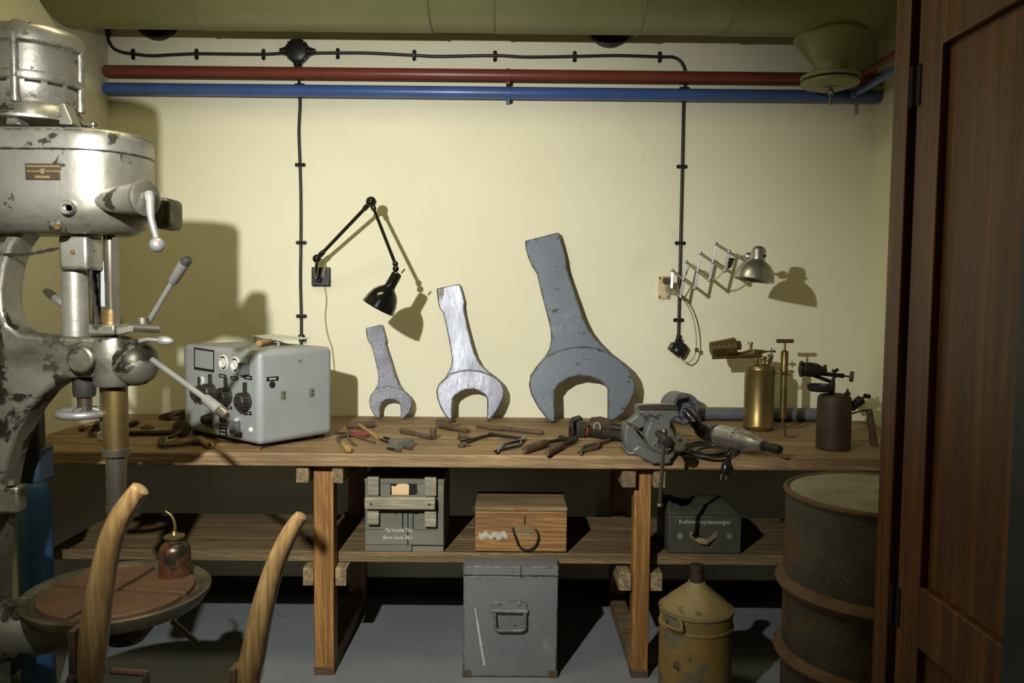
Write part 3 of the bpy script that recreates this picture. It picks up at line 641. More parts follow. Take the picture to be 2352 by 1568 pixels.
G().tube([c0, c1-V((.01, 0, 0)), c1, c1-V((0, 0, .01)), V((c1.x, c1.y, .3))], .0075, 8).build('support_rod', M['rusty'], ht)
for z in (.3, .55): G().beam((at(200, 1568, hY).x, hY, z), (at(566, 1568, hY).x, hY+.11, z), .03, .05).build('cross_slat', M['handlewood'], ht, bevel=.004)
# ================================================================== giant spanners leaning on the wall
def C2(pts): return [(820+x/3.136, 500+y/3.136) for x, y in pts]
W1 = C2([(60,795),(175,769),(184,776),(196,820),(207,868),(211,888),(206,902),(218,945),(240,1015),(268,1115),(295,1190),(330,1240),(370,1276),(392,1310),(398,1345),(385,1390),(355,1430),(320,1452),(313,1436),(313,1362),(301,1332),(272,1313),(237,1307),(198,1316),(172,1340),(163,1370),(163,1440),(157,1452),(120,1420),(93,1370),(85,1320),(96,1280),(125,1240),(147,1203),(154,1150),(142,1080),(121,990),(102,922),(78,890),(66,845)])
J1 = C2([(125,1240),(165,1220),(215,1213),(270,1216),(330,1240),(370,1276),(392,1310),(398,1345),(385,1390),(355,1430),(320,1452),(313,1436),(313,1362),(301,1332),(272,1313),(237,1307),(198,1316),(172,1340),(163,1370),(163,1440),(157,1452),(120,1420),(93,1370),(85,1320),(96,1280)])
W2 = C2([(572,512),(732,478),(744,486),(760,545),(774,602),(770,640),(776,690),(800,800),(830,920),(852,988),(890,1058),(940,1106),(1000,1150),(1040,1190),(1062,1240),(1060,1292),(1030,1362),(985,1430),(940,1468),(935,1450),(937,1310),(917,1277),(880,1252),(838,1238),(790,1242),(742,1261),(706,1285),(692,1312),(686,1442),(678,1462),(640,1438),(600,1370),(576,1300),(570,1250),(586,1202),(630,1160),(661,1110),(680,1060),(683,1008),(665,900),(641,780),(621,690),(597,657),(582,600)])
J2 = C2([(630,1160),(670,1125),(740,1102),(810,1096),(880,1103),(940,1122),(1000,1150),(1040,1190),(1062,1240),(1060,1292),(1030,1362),(985,1430),(940,1468),(935,1450),(937,1310),(917,1277),(880,1252),(838,1238),(790,1242),(742,1261),(706,1285),(692,1312),(686,1442),(678,1462),(640,1438),(600,1370),(576,1300),(570,1250),(586,1202)])
W3 = C2([(1210,165),(1448,105),(1464,118),(1490,220),(1508,300),(1512,350),(1520,385),(1550,480),(1590,600),(1630,720),(1668,800),(1722,872),(1800,950),(1880,1010),(1950,1070),(1990,1130),(2007,1200),(2000,1262),(1975,1330),(1920,1410),(1866,1450),(1820,1475),(1812,1460),(1812,1242),(1790,1210),(1742,1172),(1690,1151),(1600,1141),(1522,1160),(1462,1198),(1428,1240),(1428,1470),(1405,1480),(1360,1440),(1300,1360),(1252,1270),(1240,1210),(1250,1140),(1290,1080),(1350,1010),(1386,950),(1400,880),(1395,800),(1371,700),(1331,550),(1297,402),(1262,350),(1236,290),(1215,220)])
J3 = C2([(1350,1010),(1430,965),(1530,936),(1640,925),(1740,940),(1820,970),(1880,1010),(1950,1070),(1990,1130),(2007,1200),(2000,1262),(1975,1330),(1920,1410),(1866,1450),(1820,1475),(1812,1460),(1812,1242),(1790,1210),(1742,1172),(1690,1151),(1600,1141),(1522,1160),(1462,1198),(1428,1240),(1428,1470),(1405,1480),(1360,1440),(1300,1360),(1252,1270),(1240,1210),(1250,1140),(1290,1080)])
def spanner(W, J, mat, label, yb_, yt_, th, step):
    ys = [p[1] for p in W]; y1, y0 = max(ys), min(ys)
    def q(p, d): t = (y1-p[1])/(y1-y0); return at(p[0], p[1], yb_+(yt_-yb_)*t+d)
    zb_ = min(q(p, 0).z for p in W)
    c = q((sum(p[0] for p in W)/len(W), y1), 0)
    t = thing('open_end_spanner', label, 'spanner', (c.x, yb_, zb_), 'giant spanners leaning on the wall')
    dz = BZ+.0005-zb_
    f = lambda P, d: [q(p, d)+V((0, 0, dz)) for p in P]
    G().prism(f(W, step), (0, th-step, 0)).build('handle', M[mat], t, bevel=.0055, seg=3, smooth=30)
    G().prism(f(J, 0), (0, th, 0)).build('jaw', M[mat], t, bevel=.009, seg=4, smooth=30)
spanner(W1, J1, 'wrenchh', 'smallest of three giant spanners, hammered silver finish, leaning on the wall', 3.785, 3.855, .034, .010)
spanner(W2, J2, 'wrenchm', 'middle sized giant silver open end spanner leaning on the wall', 3.755, 3.845, .046, .014)
spanner(W3, J3, 'wrench', 'tallest giant blue grey open end spanner leaning on the wall', 3.715, 3.83, .058, .018)
# ================================================================== grey control unit
ang = math.radians(51.5); ea = V((math.cos(ang), math.sin(ang), 0)); eb = V((-ea.y, ea.x, 0)); ez = V((0, 0, 1))
C0 = onz(596, 1024, BZ+.016); LA, LB, LH = .352, .545, .362
cu = thing('control_unit', 'grey steel control unit with round knobs and dials on its front', 'control unit', (C0+ea*LA/2+eb*LB/2)*1-V((0, 0, .016)))
FM = frame(C0, ea, eb, ez)
G().box((0, 0, 0), (LA, LB, LH), FM).build('case', M['greypaint'], cu, bevel=.024, seg=5, smooth=60)
for u, v in ((.03, .03), (LA-.05, .03), (.03, LB-.05), (LA-.05, LB-.05)):
    G().box((u, v, -.0155), (u+.03, v+.03, .002), FM).build('foot', M['black'], cu)
fp = lambda px, py: onplane(px, py, C0, ea)                 # a point on the knob face
def disc(px, py, prof, mat, name, parent=cu, n=28): return G().lathe(prof, fp(px, py), -ea, n).build(name, M[mat], parent)
def rectp(x0, y0, x1, y1, d, mat, name, parent=cu, d0=-.001):
    a = fp(x0, y0); b = fp(x1, y1); c = fp(x1, y0); e = fp(x0, y1)
    z1 = (a.z+c.z)/2; z0 = (b.z+e.z)/2; s0 = (a-C0).dot(eb); s1 = (c-C0).dot(eb)
    if s0 > s1: s0, s1 = s1, s0
    return G().box((-d, s0, z0-C0.z), (-d0, s1, z1-C0.z), FM).build(name, M[mat], parent)
for px, py, r in ((462, 902, .030), (486, 900, .037), (522, 909, .037), (566, 921, .037)):
    k = disc(px, py, [(r, 0), (r, .006), (r*.86, .010), (r*.82, .034), (r*.74, .038), (0, .038)], 'panelblk', 'knob', n=14)
    G().lathe([(.004, 0), (.006, .01)], fp(px, py)-ea*.0385, -ea, 10).build('hub_screw', M['steel'], k)
    for j in range(14):
        t_ = 2*PI*j/14; dv = eb*math.cos(t_)+ez*math.sin(t_); tv = ez*math.cos(t_)-eb*math.sin(t_)
        G().box((-.034, -.0028, 0), (-.007, .0028, r*.13), frame(fp(px, py)+dv*r*.82, ea, tv, dv)).build('grip_rib', M['panelblk'], k)
    c = fp(px, py)+V((0, 0, r)); G().box((-.012, -.006, -.004), (-.001, .006, .036), frame(c, ea, eb, ez)).build('pointer', M['panelblk'], k)
    c = fp(px, py)-V((0, 0, r)); G().box((-.008, -.009, -.014), (-.001, .009, .006), frame(c, ea, eb, ez)).build('stop_lug', M['panelblk'], k)
for px, py in ((514, 833), (541, 838)):
    k = disc(px, py, [(.032, 0), (.032, .004), (.027, .006), (.026, -.012), (0, -.012)], 'white', 'dial_ring')
    disc(px, py, [(.026, .0015), (.0, .0016)], 'black', 'dial_shadow_gap', k)
    G().lathe([(.019, 0), (.020, .006), (.016, .008), (.013, .003), (0, .003)], fp(px, py)-ea*.001, -ea, 24).build('dial_face', M['white'], k)
disc(464, 874, [(.018, 0), (.018, .004), (.014, .006), (0, .004)], 'white', 'indicator_ring')
for px, py, tl in ((568, 846, 0), (547, 980, 1)):
    c = fp(px, py); k = G().box((-.030, -.017, -.024), (-.001, .017, .024), frame(c, ea, eb, ez)).build('switch_block', M['panelblk'], cu, bevel=.003)
    k.data.materials[0] = M['chest']; G().box((-.012, -.006, .024), (-.001, .006, .036), frame(c, ea, eb, ez)).build('toggle', M['white'], k)
for b in ((504, 859, 520, 867), (530, 864, 548, 872), (561, 862, 579, 871), (519, 932, 533, 939), (562, 944, 578, 952), (474, 975, 489, 981), (504.5, 976, 522, 1000), (541, 992, 556, 1003)):
    o = rectp(*b, .0025, 'black', 'label_plate')
    for j in range(1 if b[3]-b[1] < 12 else 3):
        n = 1 if b[3]-b[1] < 12 else 3; y = b[1]+(b[3]-b[1])*(j+.5)/n; rectp(b[0]+3, y-1, b[2]-3, y+1.2, .0029, 'stencil', 'label_line', o, .0024)
rr_ = [(446, 797, 492, 801), (446, 842, 492, 848), (446, 797, 448, 848), (490, 801, 492, 848)]
g = G()
for x0, y0, x1, y1 in rr_:
    P = [(x0, y0), (x1, y0), (x1, y1), (x0, y1)]
    P = [(x, y+(x-446)*.155) for x, y in P]
    g.prism([fp(x, y)-ea*.0002 for x, y in P], -ea*.0008)
g.build('chart_frame', M['black'], cu, smooth=0)
k = disc(481, 962, [(.024, 0), (.022, .012), (.018, .03), (0, .032)], 'panelblk', 'knob', n=12)
disc(515, 960, [(.018, 0), (.016, .014), (0, .018)], 'panelblk', 'knob', n=14)
disc(576.5, 987, [(.011, 0), (.010, .004), (.006, .008), (0, .009)], 'white', 'pilot_lamp')
sp_ = lambda px, py: onplane(px, py, C0, eb)               # a point on the plain right face
def srect(x0, y0, x1, y1, d, mat, name, parent=cu):
    a = sp_(x0, y0); b = sp_(x1, y1); u0 = (a-C0).dot(ea); u1 = (b-C0).dot(ea)
    return G().box((u0, -d, b.z-C0.z), (u1, .001, a.z-C0.z), FM).build(name, M[mat], parent)
o = srect(612, 866, 639, 873, .002, 'black', 'label_plate'); srect(618, 868.5, 633, 870.5, .0026, 'stencil', 'label_line', o)
G().lathe([(.013, 0), (.013, .002)], sp_(625, 883), -eb, 20).build('socket_hole', M['black'], cu)
for px, py in ((650, 907), (715.5, 901)):
    o = srect(px-5.5, py-9, px+5.5, py+9, .003, 'crate', 'latch_plate')
    for d in (-4, 4): G().lathe([(.0035, 0), (.003, .003)], sp_(px+1, py+d)-eb*.003, -eb, 8).build('rivet', M['steel'], o)
G().lathe([(.006, 0), (.005, .004)], sp_(688, 828), -eb, 10).build('screw', M['crate'], cu)
# plate and chisel lying on top of the unit
TU = C0.z+LH
pc = [onz(578, 772, TU+.022), onz(628, 768.5, TU+.022), onz(712, 778, TU+.022), onz(640, 783, TU+.022)]
pl = thing('metal_plate', 'thin white metal plate on small spacers on top of the grey unit', 'plate', V((pc[0].x+.15, pc[0].y, TU)))
G().prism(pc, (0, 0, .004)).build('sheet', M['white'], pl)
cen = sum(pc, V((0, 0, 0)))/4
for p in pc: G().cyl(cen+(p-cen)*.86-V((0, 0, .021)), cen+(p-cen)*.86, .006, n=10).build('spacer', M['greypaint'], pl)
def turned(a, b, prof, mat, name, parent, n=18):
    a, b = V(a), V(b); L = (b-a).length; return G().lathe([(r, t*L) for t, r in prof], a, b-a, n).build(name, M[mat], parent)
a = onz(594, 789, TU+.014); b = onz(626, 783, TU+.014); c = onz(557, 789.5, TU+.006)
ch = thing('chisel', 'wooden handled chisel lying on the grey control unit', 'chisel', V((a.x, a.y, TU)))
turned(a, b, ((0, .012), (.02, .0135), (.3, .0125), (.8, .0135), (.97, .012), (1, .010)), 'toolwood', 'handle', ch)
G().beam(b, b+(b-a).normalized()*.10+V((0, 0, -.004)), .012, .006).build('blade', M['rusty'], ch)

# ================================================================== black jointed wall lamp
lp = at(737, 636, YW)
bl = thing('wall_lamp', 'black jointed wall lamp with bell shade above the small spanner', 'lamp', lp)
a = at(715, 657, YW-.022); b = at(758, 613.5, YW-.022)
wp = G().box((a.x, YW-.022, a.z), (b.x, YW-.0005, b.z)).build('wall_plate', M['bake'], bl, bevel=.006, seg=3)
for px, py in ((719, 619), (754, 618), (719, 652), (753, 652)): G().lathe([(.004, 0), (.003, .003)], at(px, py, YW-.0225), (0, -1, 0), 8).build('screw', M['steel'], wp)
G().torus(at(732, 641, YW-.03), (0, 1, 0), .012, .005, 20, 8).build('swivel_ring', M['bake'], bl)
s0 = at(727, 632, YW-.06); s1 = at(728, 594, YW-.13)
G().tube([at(729, 640, YW-.02), at(727, 636, YW-.06), at(727, 615, YW-.11), s1], [.009, .009, .008, .008], 12).build('stem', M['blackgloss'], bl)
G().sphere(s1, .021, 20).build('ball_joint', M['blackgloss'], bl)
s2 = at(852.5, 463.5, 3.64)
o = G().cyl(s1, s2, .0085, n=14).build('lower_arm', M['blackgloss'], bl)
dd = (s2-s1).normalized()
for q, sg in ((s1, 1), (s2, -1)):
    G().lathe([(.012, 0), (.012, .03), (.009, .034)], q+dd*sg*.018, dd*sg, 14).build('arm_socket', M['blackgloss'], o)
    G().cyl(q+dd*sg*.035+V((-.012, 0, .006)), q+dd*sg*.035+V((.012, 0, -.002)), .005, n=8).build('set_screw', M['blackgloss'], o)
G().sphere(s2, .0245, 20).build('elbow_joint', M['blackgloss'], bl)
s3 = at(908, 606, 3.42)
o = G().cyl(s2, s3, .0078, n=14).build('upper_arm', M['blackgloss'], bl)
dd = (s3-s2).normalized()
G().lathe([(.012, 0), (.012, .03), (.009, .034)], s2+dd*.018, dd, 14).build('arm_socket', M['blackgloss'], o)
G().sphere(s3, .013, 14).build('knuckle', M['blackgloss'], o)
s4 = at(909, 617, 3.40); G().sphere(s4, .014, 14).build('shade_joint', M['blackgloss'], bl)
h1 = at(911, 630, 3.37); rc = at(869, 706, 3.37); ax_ = (rc-h1).normalized(); ax_ = (ax_+V((0, .0, 0))).normalized()
L = 92*3.34/1850
sh = G().lathe([(.0, -.012), (.017, -.008), (.022, 0), (.0225, .055), (.024, .06), (.027, .064), (.043, .078), (.057, .098), (.066, .125), (.070, .150), (.072, .158), (.070, .158), (.067, .148), (.055, .108), (.04, .085), (0, .085)], h1, ax_, 44).build('shade', M['blackgloss'], bl)
G().torus(h1+ax_*.158, ax_, .0715, .0022, 44, 8).build('rim', M['blackgloss'], sh)
G().cyl(h1+V((.02, 0, .006)), h1+V((.034, 0, .022)), .0035, n=8).build('switch', M['brass'], sh)
G().sphere(h1+ax_*.112, .024, 16).build('bulb', M['white'], sh)
cd_ = [(741, 600), (746, 612), (742, 634), (746, 660), (750, 690), (747, 730), (753, 770), (763, 800), (768, 850)]
G().tube(spline([at(x, y, YW-.05+.045*min(1, i/3)) for i, (x, y) in enumerate(cd_)], 5), .0034, 8).build('cord', M['rubber'], bl)
# ================================================================== silver scissor lamp
SM = lambda x, y, Y: at(1480+x/4.611, 520+y/4.611, Y)
sl_ = thing('scissor_lamp', 'silver wall lamp on a folding scissor arm above the blowlamps', 'lamp', SM(205, 650, YW))
a = SM(140, 765, YW); b = SM(270, 522, YW)
wp = G().box((a.x, YW-.014, a.z), (b.x, YW-.0005, b.z)).build('wall_plate', M['ivory'], sl_, bevel=.003)
wp['label'] = 'yellowed ivory mounting plate'
for x, y in ((165, 548), (248, 548), (165, 742), (248, 740)): G().lathe([(.005, 0), (.004, .003)], SM(x, y, YW-.0145), (0, -1, 0), 8).build('screw', M['rusty'], wp)
G().lathe([(.028, 0), (.028, .035), (.022, .045), (0, .048)], SM(265, 652, YW-.012), (.55, -1, 0), 24).build('pivot', M['silverc'], sl_)
for s in (-1, 1): G().sphere(SM(232+s*18, 572, YW-.035), .011, 10, (1, .5, 1.5)).build('wing_nut', M['rusty'], sl_)
def sy_(x): return 3.80-(x-290)/(1215-290)*.42                   # the arm swings out from the wall
def bar(p, q, lift, name='scissor_bar'):
    A = SM(*p, sy_(p[0])+lift); B = SM(*q, sy_(q[0])+lift); d = (B-A).normalized()
    nrm = V((.42, 1, 0)).normalized()
    return G().beam(A-d*.006, B+d*.006, .004, .013, nrm.cross(d)).build(name, M['silverc'], sl_, bevel=.001)
for p, q in (((445, 375), (385, 745)), ((597, 285), (535, 655)), ((760, 185), (690, 570)), ((898, 268), (855, 468)), ((297, 467), (290, 640))): bar(p, q, -.007)
for p, q in (((297, 467), (535, 655)), ((445, 375), (690, 570)), ((597, 285), (855, 468)), ((760, 185), (935, 295)), ((290, 660), (385, 745))): bar(p, q, .0)
for x, y in ((297, 467), (445, 375), (597, 285), (760, 185), (898, 268), (385, 745), (535, 655), (690, 570), (855, 468), (415, 562), (567, 472), (727, 375)):
    G().lathe([(.0085, -.006), (.0085, .010), (.004, .013), (0, .013)], SM(x, y, sy_(x)), (-.2, -1, 0), 12).build('rivet', M['silverc'], sl_)
G().tube(spline([SM(900, 272, sy_(900)), SM(950, 305, sy_(950)), SM(1010, 316, sy_(1010)), SM(1090, 318, sy_(1090))], 5), .0055, 10).build('stem', M['silverc'], sl_)
hy = sy_(1215)
cp = SM(1105, 315, sy_(1105)); G().lathe([(.014, -.012), (.017, 0), (.014, .014)], cp, (1, -.2, 0), 16).build('hub', M['silverc'], sl_)
top = SM(1216, 206, hy); rimc = SM(1207, 578, hy); axd = V((rimc.x-top.x-.012, -.02, rimc.z-top.z)).normalized()
axd = V((-.16, -.03, -1)).normalized(); top = SM(1222, 208, hy)
sh = G().lathe([(0, 0), (.014, .001), (.024, .007), (.0295, .02), (.0305, .05), (.031, .058), (.040, .064), (.058, .078), (.072, .097), (.081, .122), (.084, .143), (.0815, .143), (.07, .105), (.05, .078), (0, .072)], top, axd, 44).build('shade', M['silverc'], sl_)
G().torus(top+axd*.143, axd, .083, .002, 44, 6).build('rim', M['silverc'], sh)
G().sphere(top+axd*.108, .026, 16).build('bulb', M['white'], sh)
G().lathe([(.006, 0), (.005, .004)], SM(1277, 312, hy-.028), (.4, -1, 0), 10).build('vent_hole', M['black'], sh)
tp = [(885, 445), (905, 330), (960, 335), (945, 370), (935, 400), (915, 440)]
G().prism([SM(x, y, sy_(900)+.004) for x, y in tp], (0, .012, 0)).build('tape_wrap', M['black'], sl_, bevel=.002)
G().tube(spline([SM(835, 480, sy_(835)+.012), SM(770, 545, sy_(770)+.012), SM(700, 560, sy_(700)+.014), SM(600, 480, sy_(600)+.016), SM(500, 400, sy_(500)+.016), SM(420, 560, sy_(420)+.02), SM(350, 730, sy_(350)+.03), SM(300, 700, 3.83)], 6), .0028, 8).build('arm_cord', M['rubber'], sl_)
G().tube(spline([SM(410, 770, 3.80), SM(460, 840, 3.82), SM(510, 950, 3.83), SM(540, 1080, 3.83), SM(552, 1220, 3.83), SM(545, 1320, 3.83), SM(515, 1400, 3.83), SM(455, 1440, 3.83), SM(390, 1405, 3.84), SM(380, 1380, 3.85)], 6), .0032, 8).build('hanging_cord', M['rubber'], sl_)
a = SM(555, 1308, 3.83); G().cbox(a, (.016, .008, .02)).build('cord_tag', M['rusty'], sl_)
# ================================================================== bench vise
vb = on(1487, 1055); vo = V((vb.x, 0, 0))
vx = at(1512, 960, 3.0).x
vs = thing('bench_vise', 'blue grey cast iron bench vise bolted to the bench front edge', 'vise', (vx-.03, 3.05, BZ))
ap = lambda x, y, Y: at(1400+x/4.9, 860+y/4.9, Y)           # read from an enlarged view
Yf = 2.93                                                    # plane of the moving jaw
# base with splayed bolted foot
foot = [on(1424, 1030), on(1436, 1015), on(1470, 1000), on(1560, 1000), on(1580, 1020), on(1570, 1045), on(1545, 1052), on(1480, 1052), on(1440, 1046)]
for p in foot: p.y = max(p.y, BF+.004)
G().prism([p+V((0, 0, .0005)) for p in foot], (0, 0, .016)).build('base_flange', M['vise'], vs, bevel=.006, seg=3)
for px, py in ((1433, 1026), (1448, 1040), (1562, 1012)):
    p = on(px, py, .0165); p.y = max(p.y, BF+.02); G().lathe([(.009, 0), (.009, .007), (.004, .009)], p, (0, 0, 1), 6).build('bolt', M['vise'], vs)
G().prism([ap(x, y, 2.985) for x, y in ((165, 770), (168, 640), (190, 548), (262, 590), (345, 690), (440, 800), (500, 860), (720, 850), (735, 900), (470, 940), (300, 890), (200, 860))], (0, .10, 0)).build('body', M['vise'], vs, bevel=.018, seg=4, smooth=60)
G().prism([ap(x, y, 3.06) for x, y in ((300, 480), (700, 480), (760, 640), (740, 850), (400, 850), (320, 700))], (0, .10, 0)).build('slide_housing', M['vise'], vs, bevel=.018, seg=4, smooth=60)
# apron hanging over the bench edge
G().prism([ap(x, y, 2.945) for x, y in ((250, 860), (330, 790), (440, 830), (500, 870), (720, 860), (748, 910), (700, 960), (690, 1010), (480, 1010), (440, 980), (370, 955), (340, 930))], (0, .024, 0)).build('apron', M['vise'], vs, bevel=.011, seg=4, smooth=60)
# fixed and moving jaw
G().prism([ap(x, y, 3.02) for x, y in ((300, 365), (330, 338), (345, 420), (420, 520), (400, 590), (330, 620), (240, 560), (200, 545), (310, 460))], (0, .06, 0)).build('fixed_jaw', M['vise'], vs, bevel=.012, seg=4, smooth=60)
mj = G().prism([ap(x, y, Yf) for x, y in ((325, 395), (775, 395), (800, 470), (730, 500), (692, 540), (690, 590), (735, 660), (745, 750), (720, 850), (660, 900), (560, 890), (470, 840), (415, 760), (400, 670), (430, 590), (455, 530), (430, 490), (345, 450))], (0, .07, 0)).build('moving_jaw', M['vise'], vs, bevel=.022, seg=5, smooth=60)
G().prism([ap(x, y, Yf-.004) for x, y in ((318, 336), (752, 336), (778, 398), (330, 400))], (0, .03, 0)).build('jaw_plate', M['steel'], mj, bevel=.002)
hc = ap(628, 748, Yf-.0)
G().lathe([(.037, -.01), (.037, .006), (.033, .010), (.027, .010), (.026, .002), (.0, .002)], hc, (0, -1, 0), 28).build('screw_collar', M['vise'], mj)
hd = V((0.0, -1, 0)).normalized()
hx_ = ap(640, 745, Yf-.15)
scw = G().lathe([(.013, -.16), (.013, 0), (.019, .002), (.0195, .028), (.016, .032), (0, .033)], hx_, hd, 24).build('screw_head', M['darksteel'], vs)
G().lathe([(.006, 0), (.006, .006), (.003, .008)], ap(505, 778, Yf-.002), (0, -1, 0), 10).build('set_screw', M['vise'], mj)
b0 = ap(618, 640, Yf-.165); b1 = ap(567, 1470, Yf-.15)
ty = G().cyl(b0, b1, .0068, n=14).build('tommy_bar', M['steel'], vs)
G().sphere(b1, .0125, 14, (1, 1, .7)).build('bar_end', M['steel'], ty); G().sphere(b0, .0115, 14).build('bar_end', M['steel'], ty)
# ================================================================== giant hex socket with tube handle
kc = at(1574, 928, 3.715); kax = V((.16, -1, .04)).normalized(); kr = .072
kc.z = BZ+kr+.003
sk = thing('socket_key', 'giant grey tubular socket key with hexagonal opening lying along the wall', 'socket key', (kc.x, kc.y, BZ))
x_, y_ = perp(kax); N = 36
ring = lambda r, h: [kc+kax*h+(x_*math.cos(2*PI*i/N)+y_*math.sin(2*PI*i/N))*r for i in range(N)]
def hexr(h, R=.056, ph=.15):
    out = []
    for i in range(N):
        a = 2*PI*i/N; b = (a-ph) % (PI/3)-PI/6; rr = R*math.cos(PI/6)/math.cos(b); out.append(kc+kax*h+(x_*math.cos(a)+y_*math.sin(a))*rr)
    return out
G().loft([ring(kr*.8, -.17), ring(kr-.004, -.15), ring(kr, -.14), ring(kr, -.004), ring(kr-.004, 0), hexr(0), hexr(-.075), [kc+kax*-.076]*N], cap=False).build('socket_head', M['wrench'], sk, smooth=30)
ta = at(1614, 950, 3.855); tb_ = at(1900, 958, 3.855); ta.z = tb_.z = BZ+.033
G().lathe([(.0, 0), (.031, 0), (.031, (tb_-ta).length+.1), (0, (tb_-ta).length+.1)], ta-V((.1, 0, 0)), tb_-ta, 28).build('tube_handle', M['wrench'], sk)
G().sphere(kc+kax*-.11+V((.05, -.0, -.03)), .032, 16).build('elbow', M['wrench'], sk)
# ================================================================== electric hand drill
da = on(1652, 1000, .045); db = on(1742, 1021, .045); dax = (db-da); dl = dax.length; dax.normalize()
ed = thing('electric_drill', 'old electric hand drill with aluminium body and black grip', 'drill', V((da.x, da.y, BZ)))
mo = G().lathe([(.036, -.012), (.043, 0), (.044, .01), (.044, dl*.42), (.045, dl*.43), (.045, dl*.62), (.043, dl*.64), (.042, dl*.74), (.032, dl*.92), (.026, dl*1.0), (.024, dl*1.12), (.02, dl*1.13)], da, dax, 36).build('motor_housing', M['silverc'], ed)
G().lathe([(.0452, 0), (.0452, dl*.085)], da+dax*dl*.475, dax, 36).build('vent_band', M['silver'], mo)
px_, py_ = perp(dax)
for k in range(16):
    a = 2*PI*k/16; d = px_*math.cos(a)+py_*math.sin(a); G().lathe([(.0042, 0), (.0035, .0006)], da+dax*dl*.52+d*.0452, d, 8).build('vent_hole', M['black'], mo)
c1 = da+dax*dl*1.12
G().lathe([(.016, 0), (.016, .006), (.013, .007), (.013, .014), (.0165, .015), (.0165, .035), (.0175, .036), (.0185, .06), (.015, .082), (.006, .084), (0, .08)], c1, dax, 28).build('chuck', M['darksteel'], ed)
G().lathe([(.0, -.085), (.02, -.084), (.034, -.07), (.041, -.04), (.0425, -.012), (.0, -.010)], da, dax, 28).build('end_cover', M['bake'], ed)
gp = [da-dax*.03, da-dax*.075+V((0, 0, -.004)), at(1603, 978, da.y+.03), at(1588, 959, da.y+.045), at(1573, 942, da.y+.06)]
G().tube(spline(gp, 5), [.034]*4+[.030]*5+[.022]*6+[.018]*4+[.014]*2, 14).build('grip', M['bake'], ed)
G().cbox(at(1637, 979, 3.235), (.022, .012, .008)).build('trigger', M['steel'], ed, bevel=.003)
crd = [at(1573, 937, 3.35), at(1590, 935, 3.34), at(1605, 955, 3.30), at(1618, 985, 3.24), at(1640, 1010, 3.20)]
z0 = lambda x, y, h=.006: on(x, y, h)
coil = [z0(1670, 1022), z0(1690, 1035), z0(1670, 1044), z0(1620, 1046), z0(1580, 1039), z0(1570, 1028), z0(1590, 1018), z0(1630, 1014, .012), z0(1668, 1020, .012), z0(1686, 1033, .012), z0(1660, 1042, .012), z0(1610, 1041, .012), z0(1578, 1032, .012), z0(1590, 1021, .016), z0(1640, 1017, .018), z0(1676, 1026, .018), z0(1690, 1040, .012), z0(1650, 1049, .010), z0(1600, 1046, .010), z0(1572, 1035, .014), z0(1596, 1024, .020), z0(1640, 1022, .022), z0(1672, 1032, .020), z0(1640, 1042, .018), z0(1600, 1036, .018), z0(1630, 1027, .022), z0(1684, 1037, .014), z0(1676, 1046, .01)]
co_ = coil[-1]; tail = [V((co_.x, BF-.004, BZ+.004)), V((co_.x-.006, BF-.014, BZ-.02)), at(1670, 1062, 2.958)]
cb_ = G().tube(spline(crd+coil+tail, 6), .0046, 8).build('power_cord', M['cable'], ed)
pg0 = at(1670, 1058, 2.957); pg1 = at(1663, 1092, 2.952); pd = (pg1-pg0).normalized()
plug = G().lathe([(.005, -.03), (.0065, 0), (.010, .004), (.017, .016), (.0175, .044), (.014, .05), (0, .051)], pg0, pd, 18).build('plug', M['bake'], ed)
for s in (-1, 1): G().cyl(pg0+pd*.05+V((s*.0095, 0, 0)), pg0+pd*.073+V((s*.0095, 0, 0)), .0024, n=8).build('plug_pin', M['steel'], plug)
# ================================================================== brass blowlamp with pump
TMp = lambda x, y, Y: at(1600+x/4.9, 740+y/4.9, Y)
tY = 3.60; tb0 = TMp(700, 1170, tY); tb0.z = BZ; tR = .0655
z_ = lambda y, Y=tY: TMp(700, y, Y).z
bl1 = thing('blowlamp', 'tall brass blowlamp with tank, burner can and separate pump tube', 'blowlamp', (tb0.x, tY, BZ))
cx_ = TMp(705, 800, tY).x
G().lathe([(.0, BZ+.001), (tR-.008, BZ+.001), (tR+.002, BZ+.012), (tR+.003, BZ+.02), (tR, BZ+.024), (tR, z_(540)), (tR+.001, z_(532)), (tR, z_(510)), (tR*.93, z_(488)), (tR*.6, z_(470)), (.02, z_(460)), (0, z_(458))], (cx_, tY, 0), (0, 0, 1), 44).build('tank', M['brass'], bl1)
G().cyl((TMp(668, 460, tY).x, tY, z_(470)), (TMp(668, 400, tY).x, tY, z_(375)), .010).build('riser', M['brass'], bl1)
G().cyl(TMp(175, 395, tY-.005), TMp(735, 375, tY-.005), .0085, n=14).build('burner_tube', M['brass'], bl1)
G().cbox(TMp(660, 345, tY), (.03, .022, .032)).build('valve_body', M['brass'], bl1, bevel=.004)
q0 = TMp(700, 332, tY); q1 = TMp(870, 326, tY); qa = q1-q0
vs_ = G().lathe([(.009, 0), (.009, .02), (.006, .022), (.006, .032), (.004, .034), (.003, qa.length)], q0, qa, 14).build('needle_spindle', M['brass'], bl1)
G().cyl(TMp(845, 290, tY), TMp(845, 365, tY), .003, n=8).build('cross_handle', M['darksteel'], vs_)
G().cyl(TMp(845, 328, tY-.018), TMp(845, 328, tY+.018), .003, n=8).build('cross_handle', M['darksteel'], vs_)
G().sphere(TMp(875, 326, tY), .006, 10).build('end_knob', M['darksteel'], vs_)
G().tube(spline([TMp(440, 350, tY), TMp(520, 343, tY), TMp(590, 320, tY), TMp(612, 290, tY), TMp(612, 250, tY)], 5), .006, 10).build('gooseneck', M['brass'], bl1)
G().lathe([(.012, 0), (.012, .012)], TMp(605, 250, tY), (0, 0, 1), 6).build('gooseneck_nut', M['brass'], bl1)
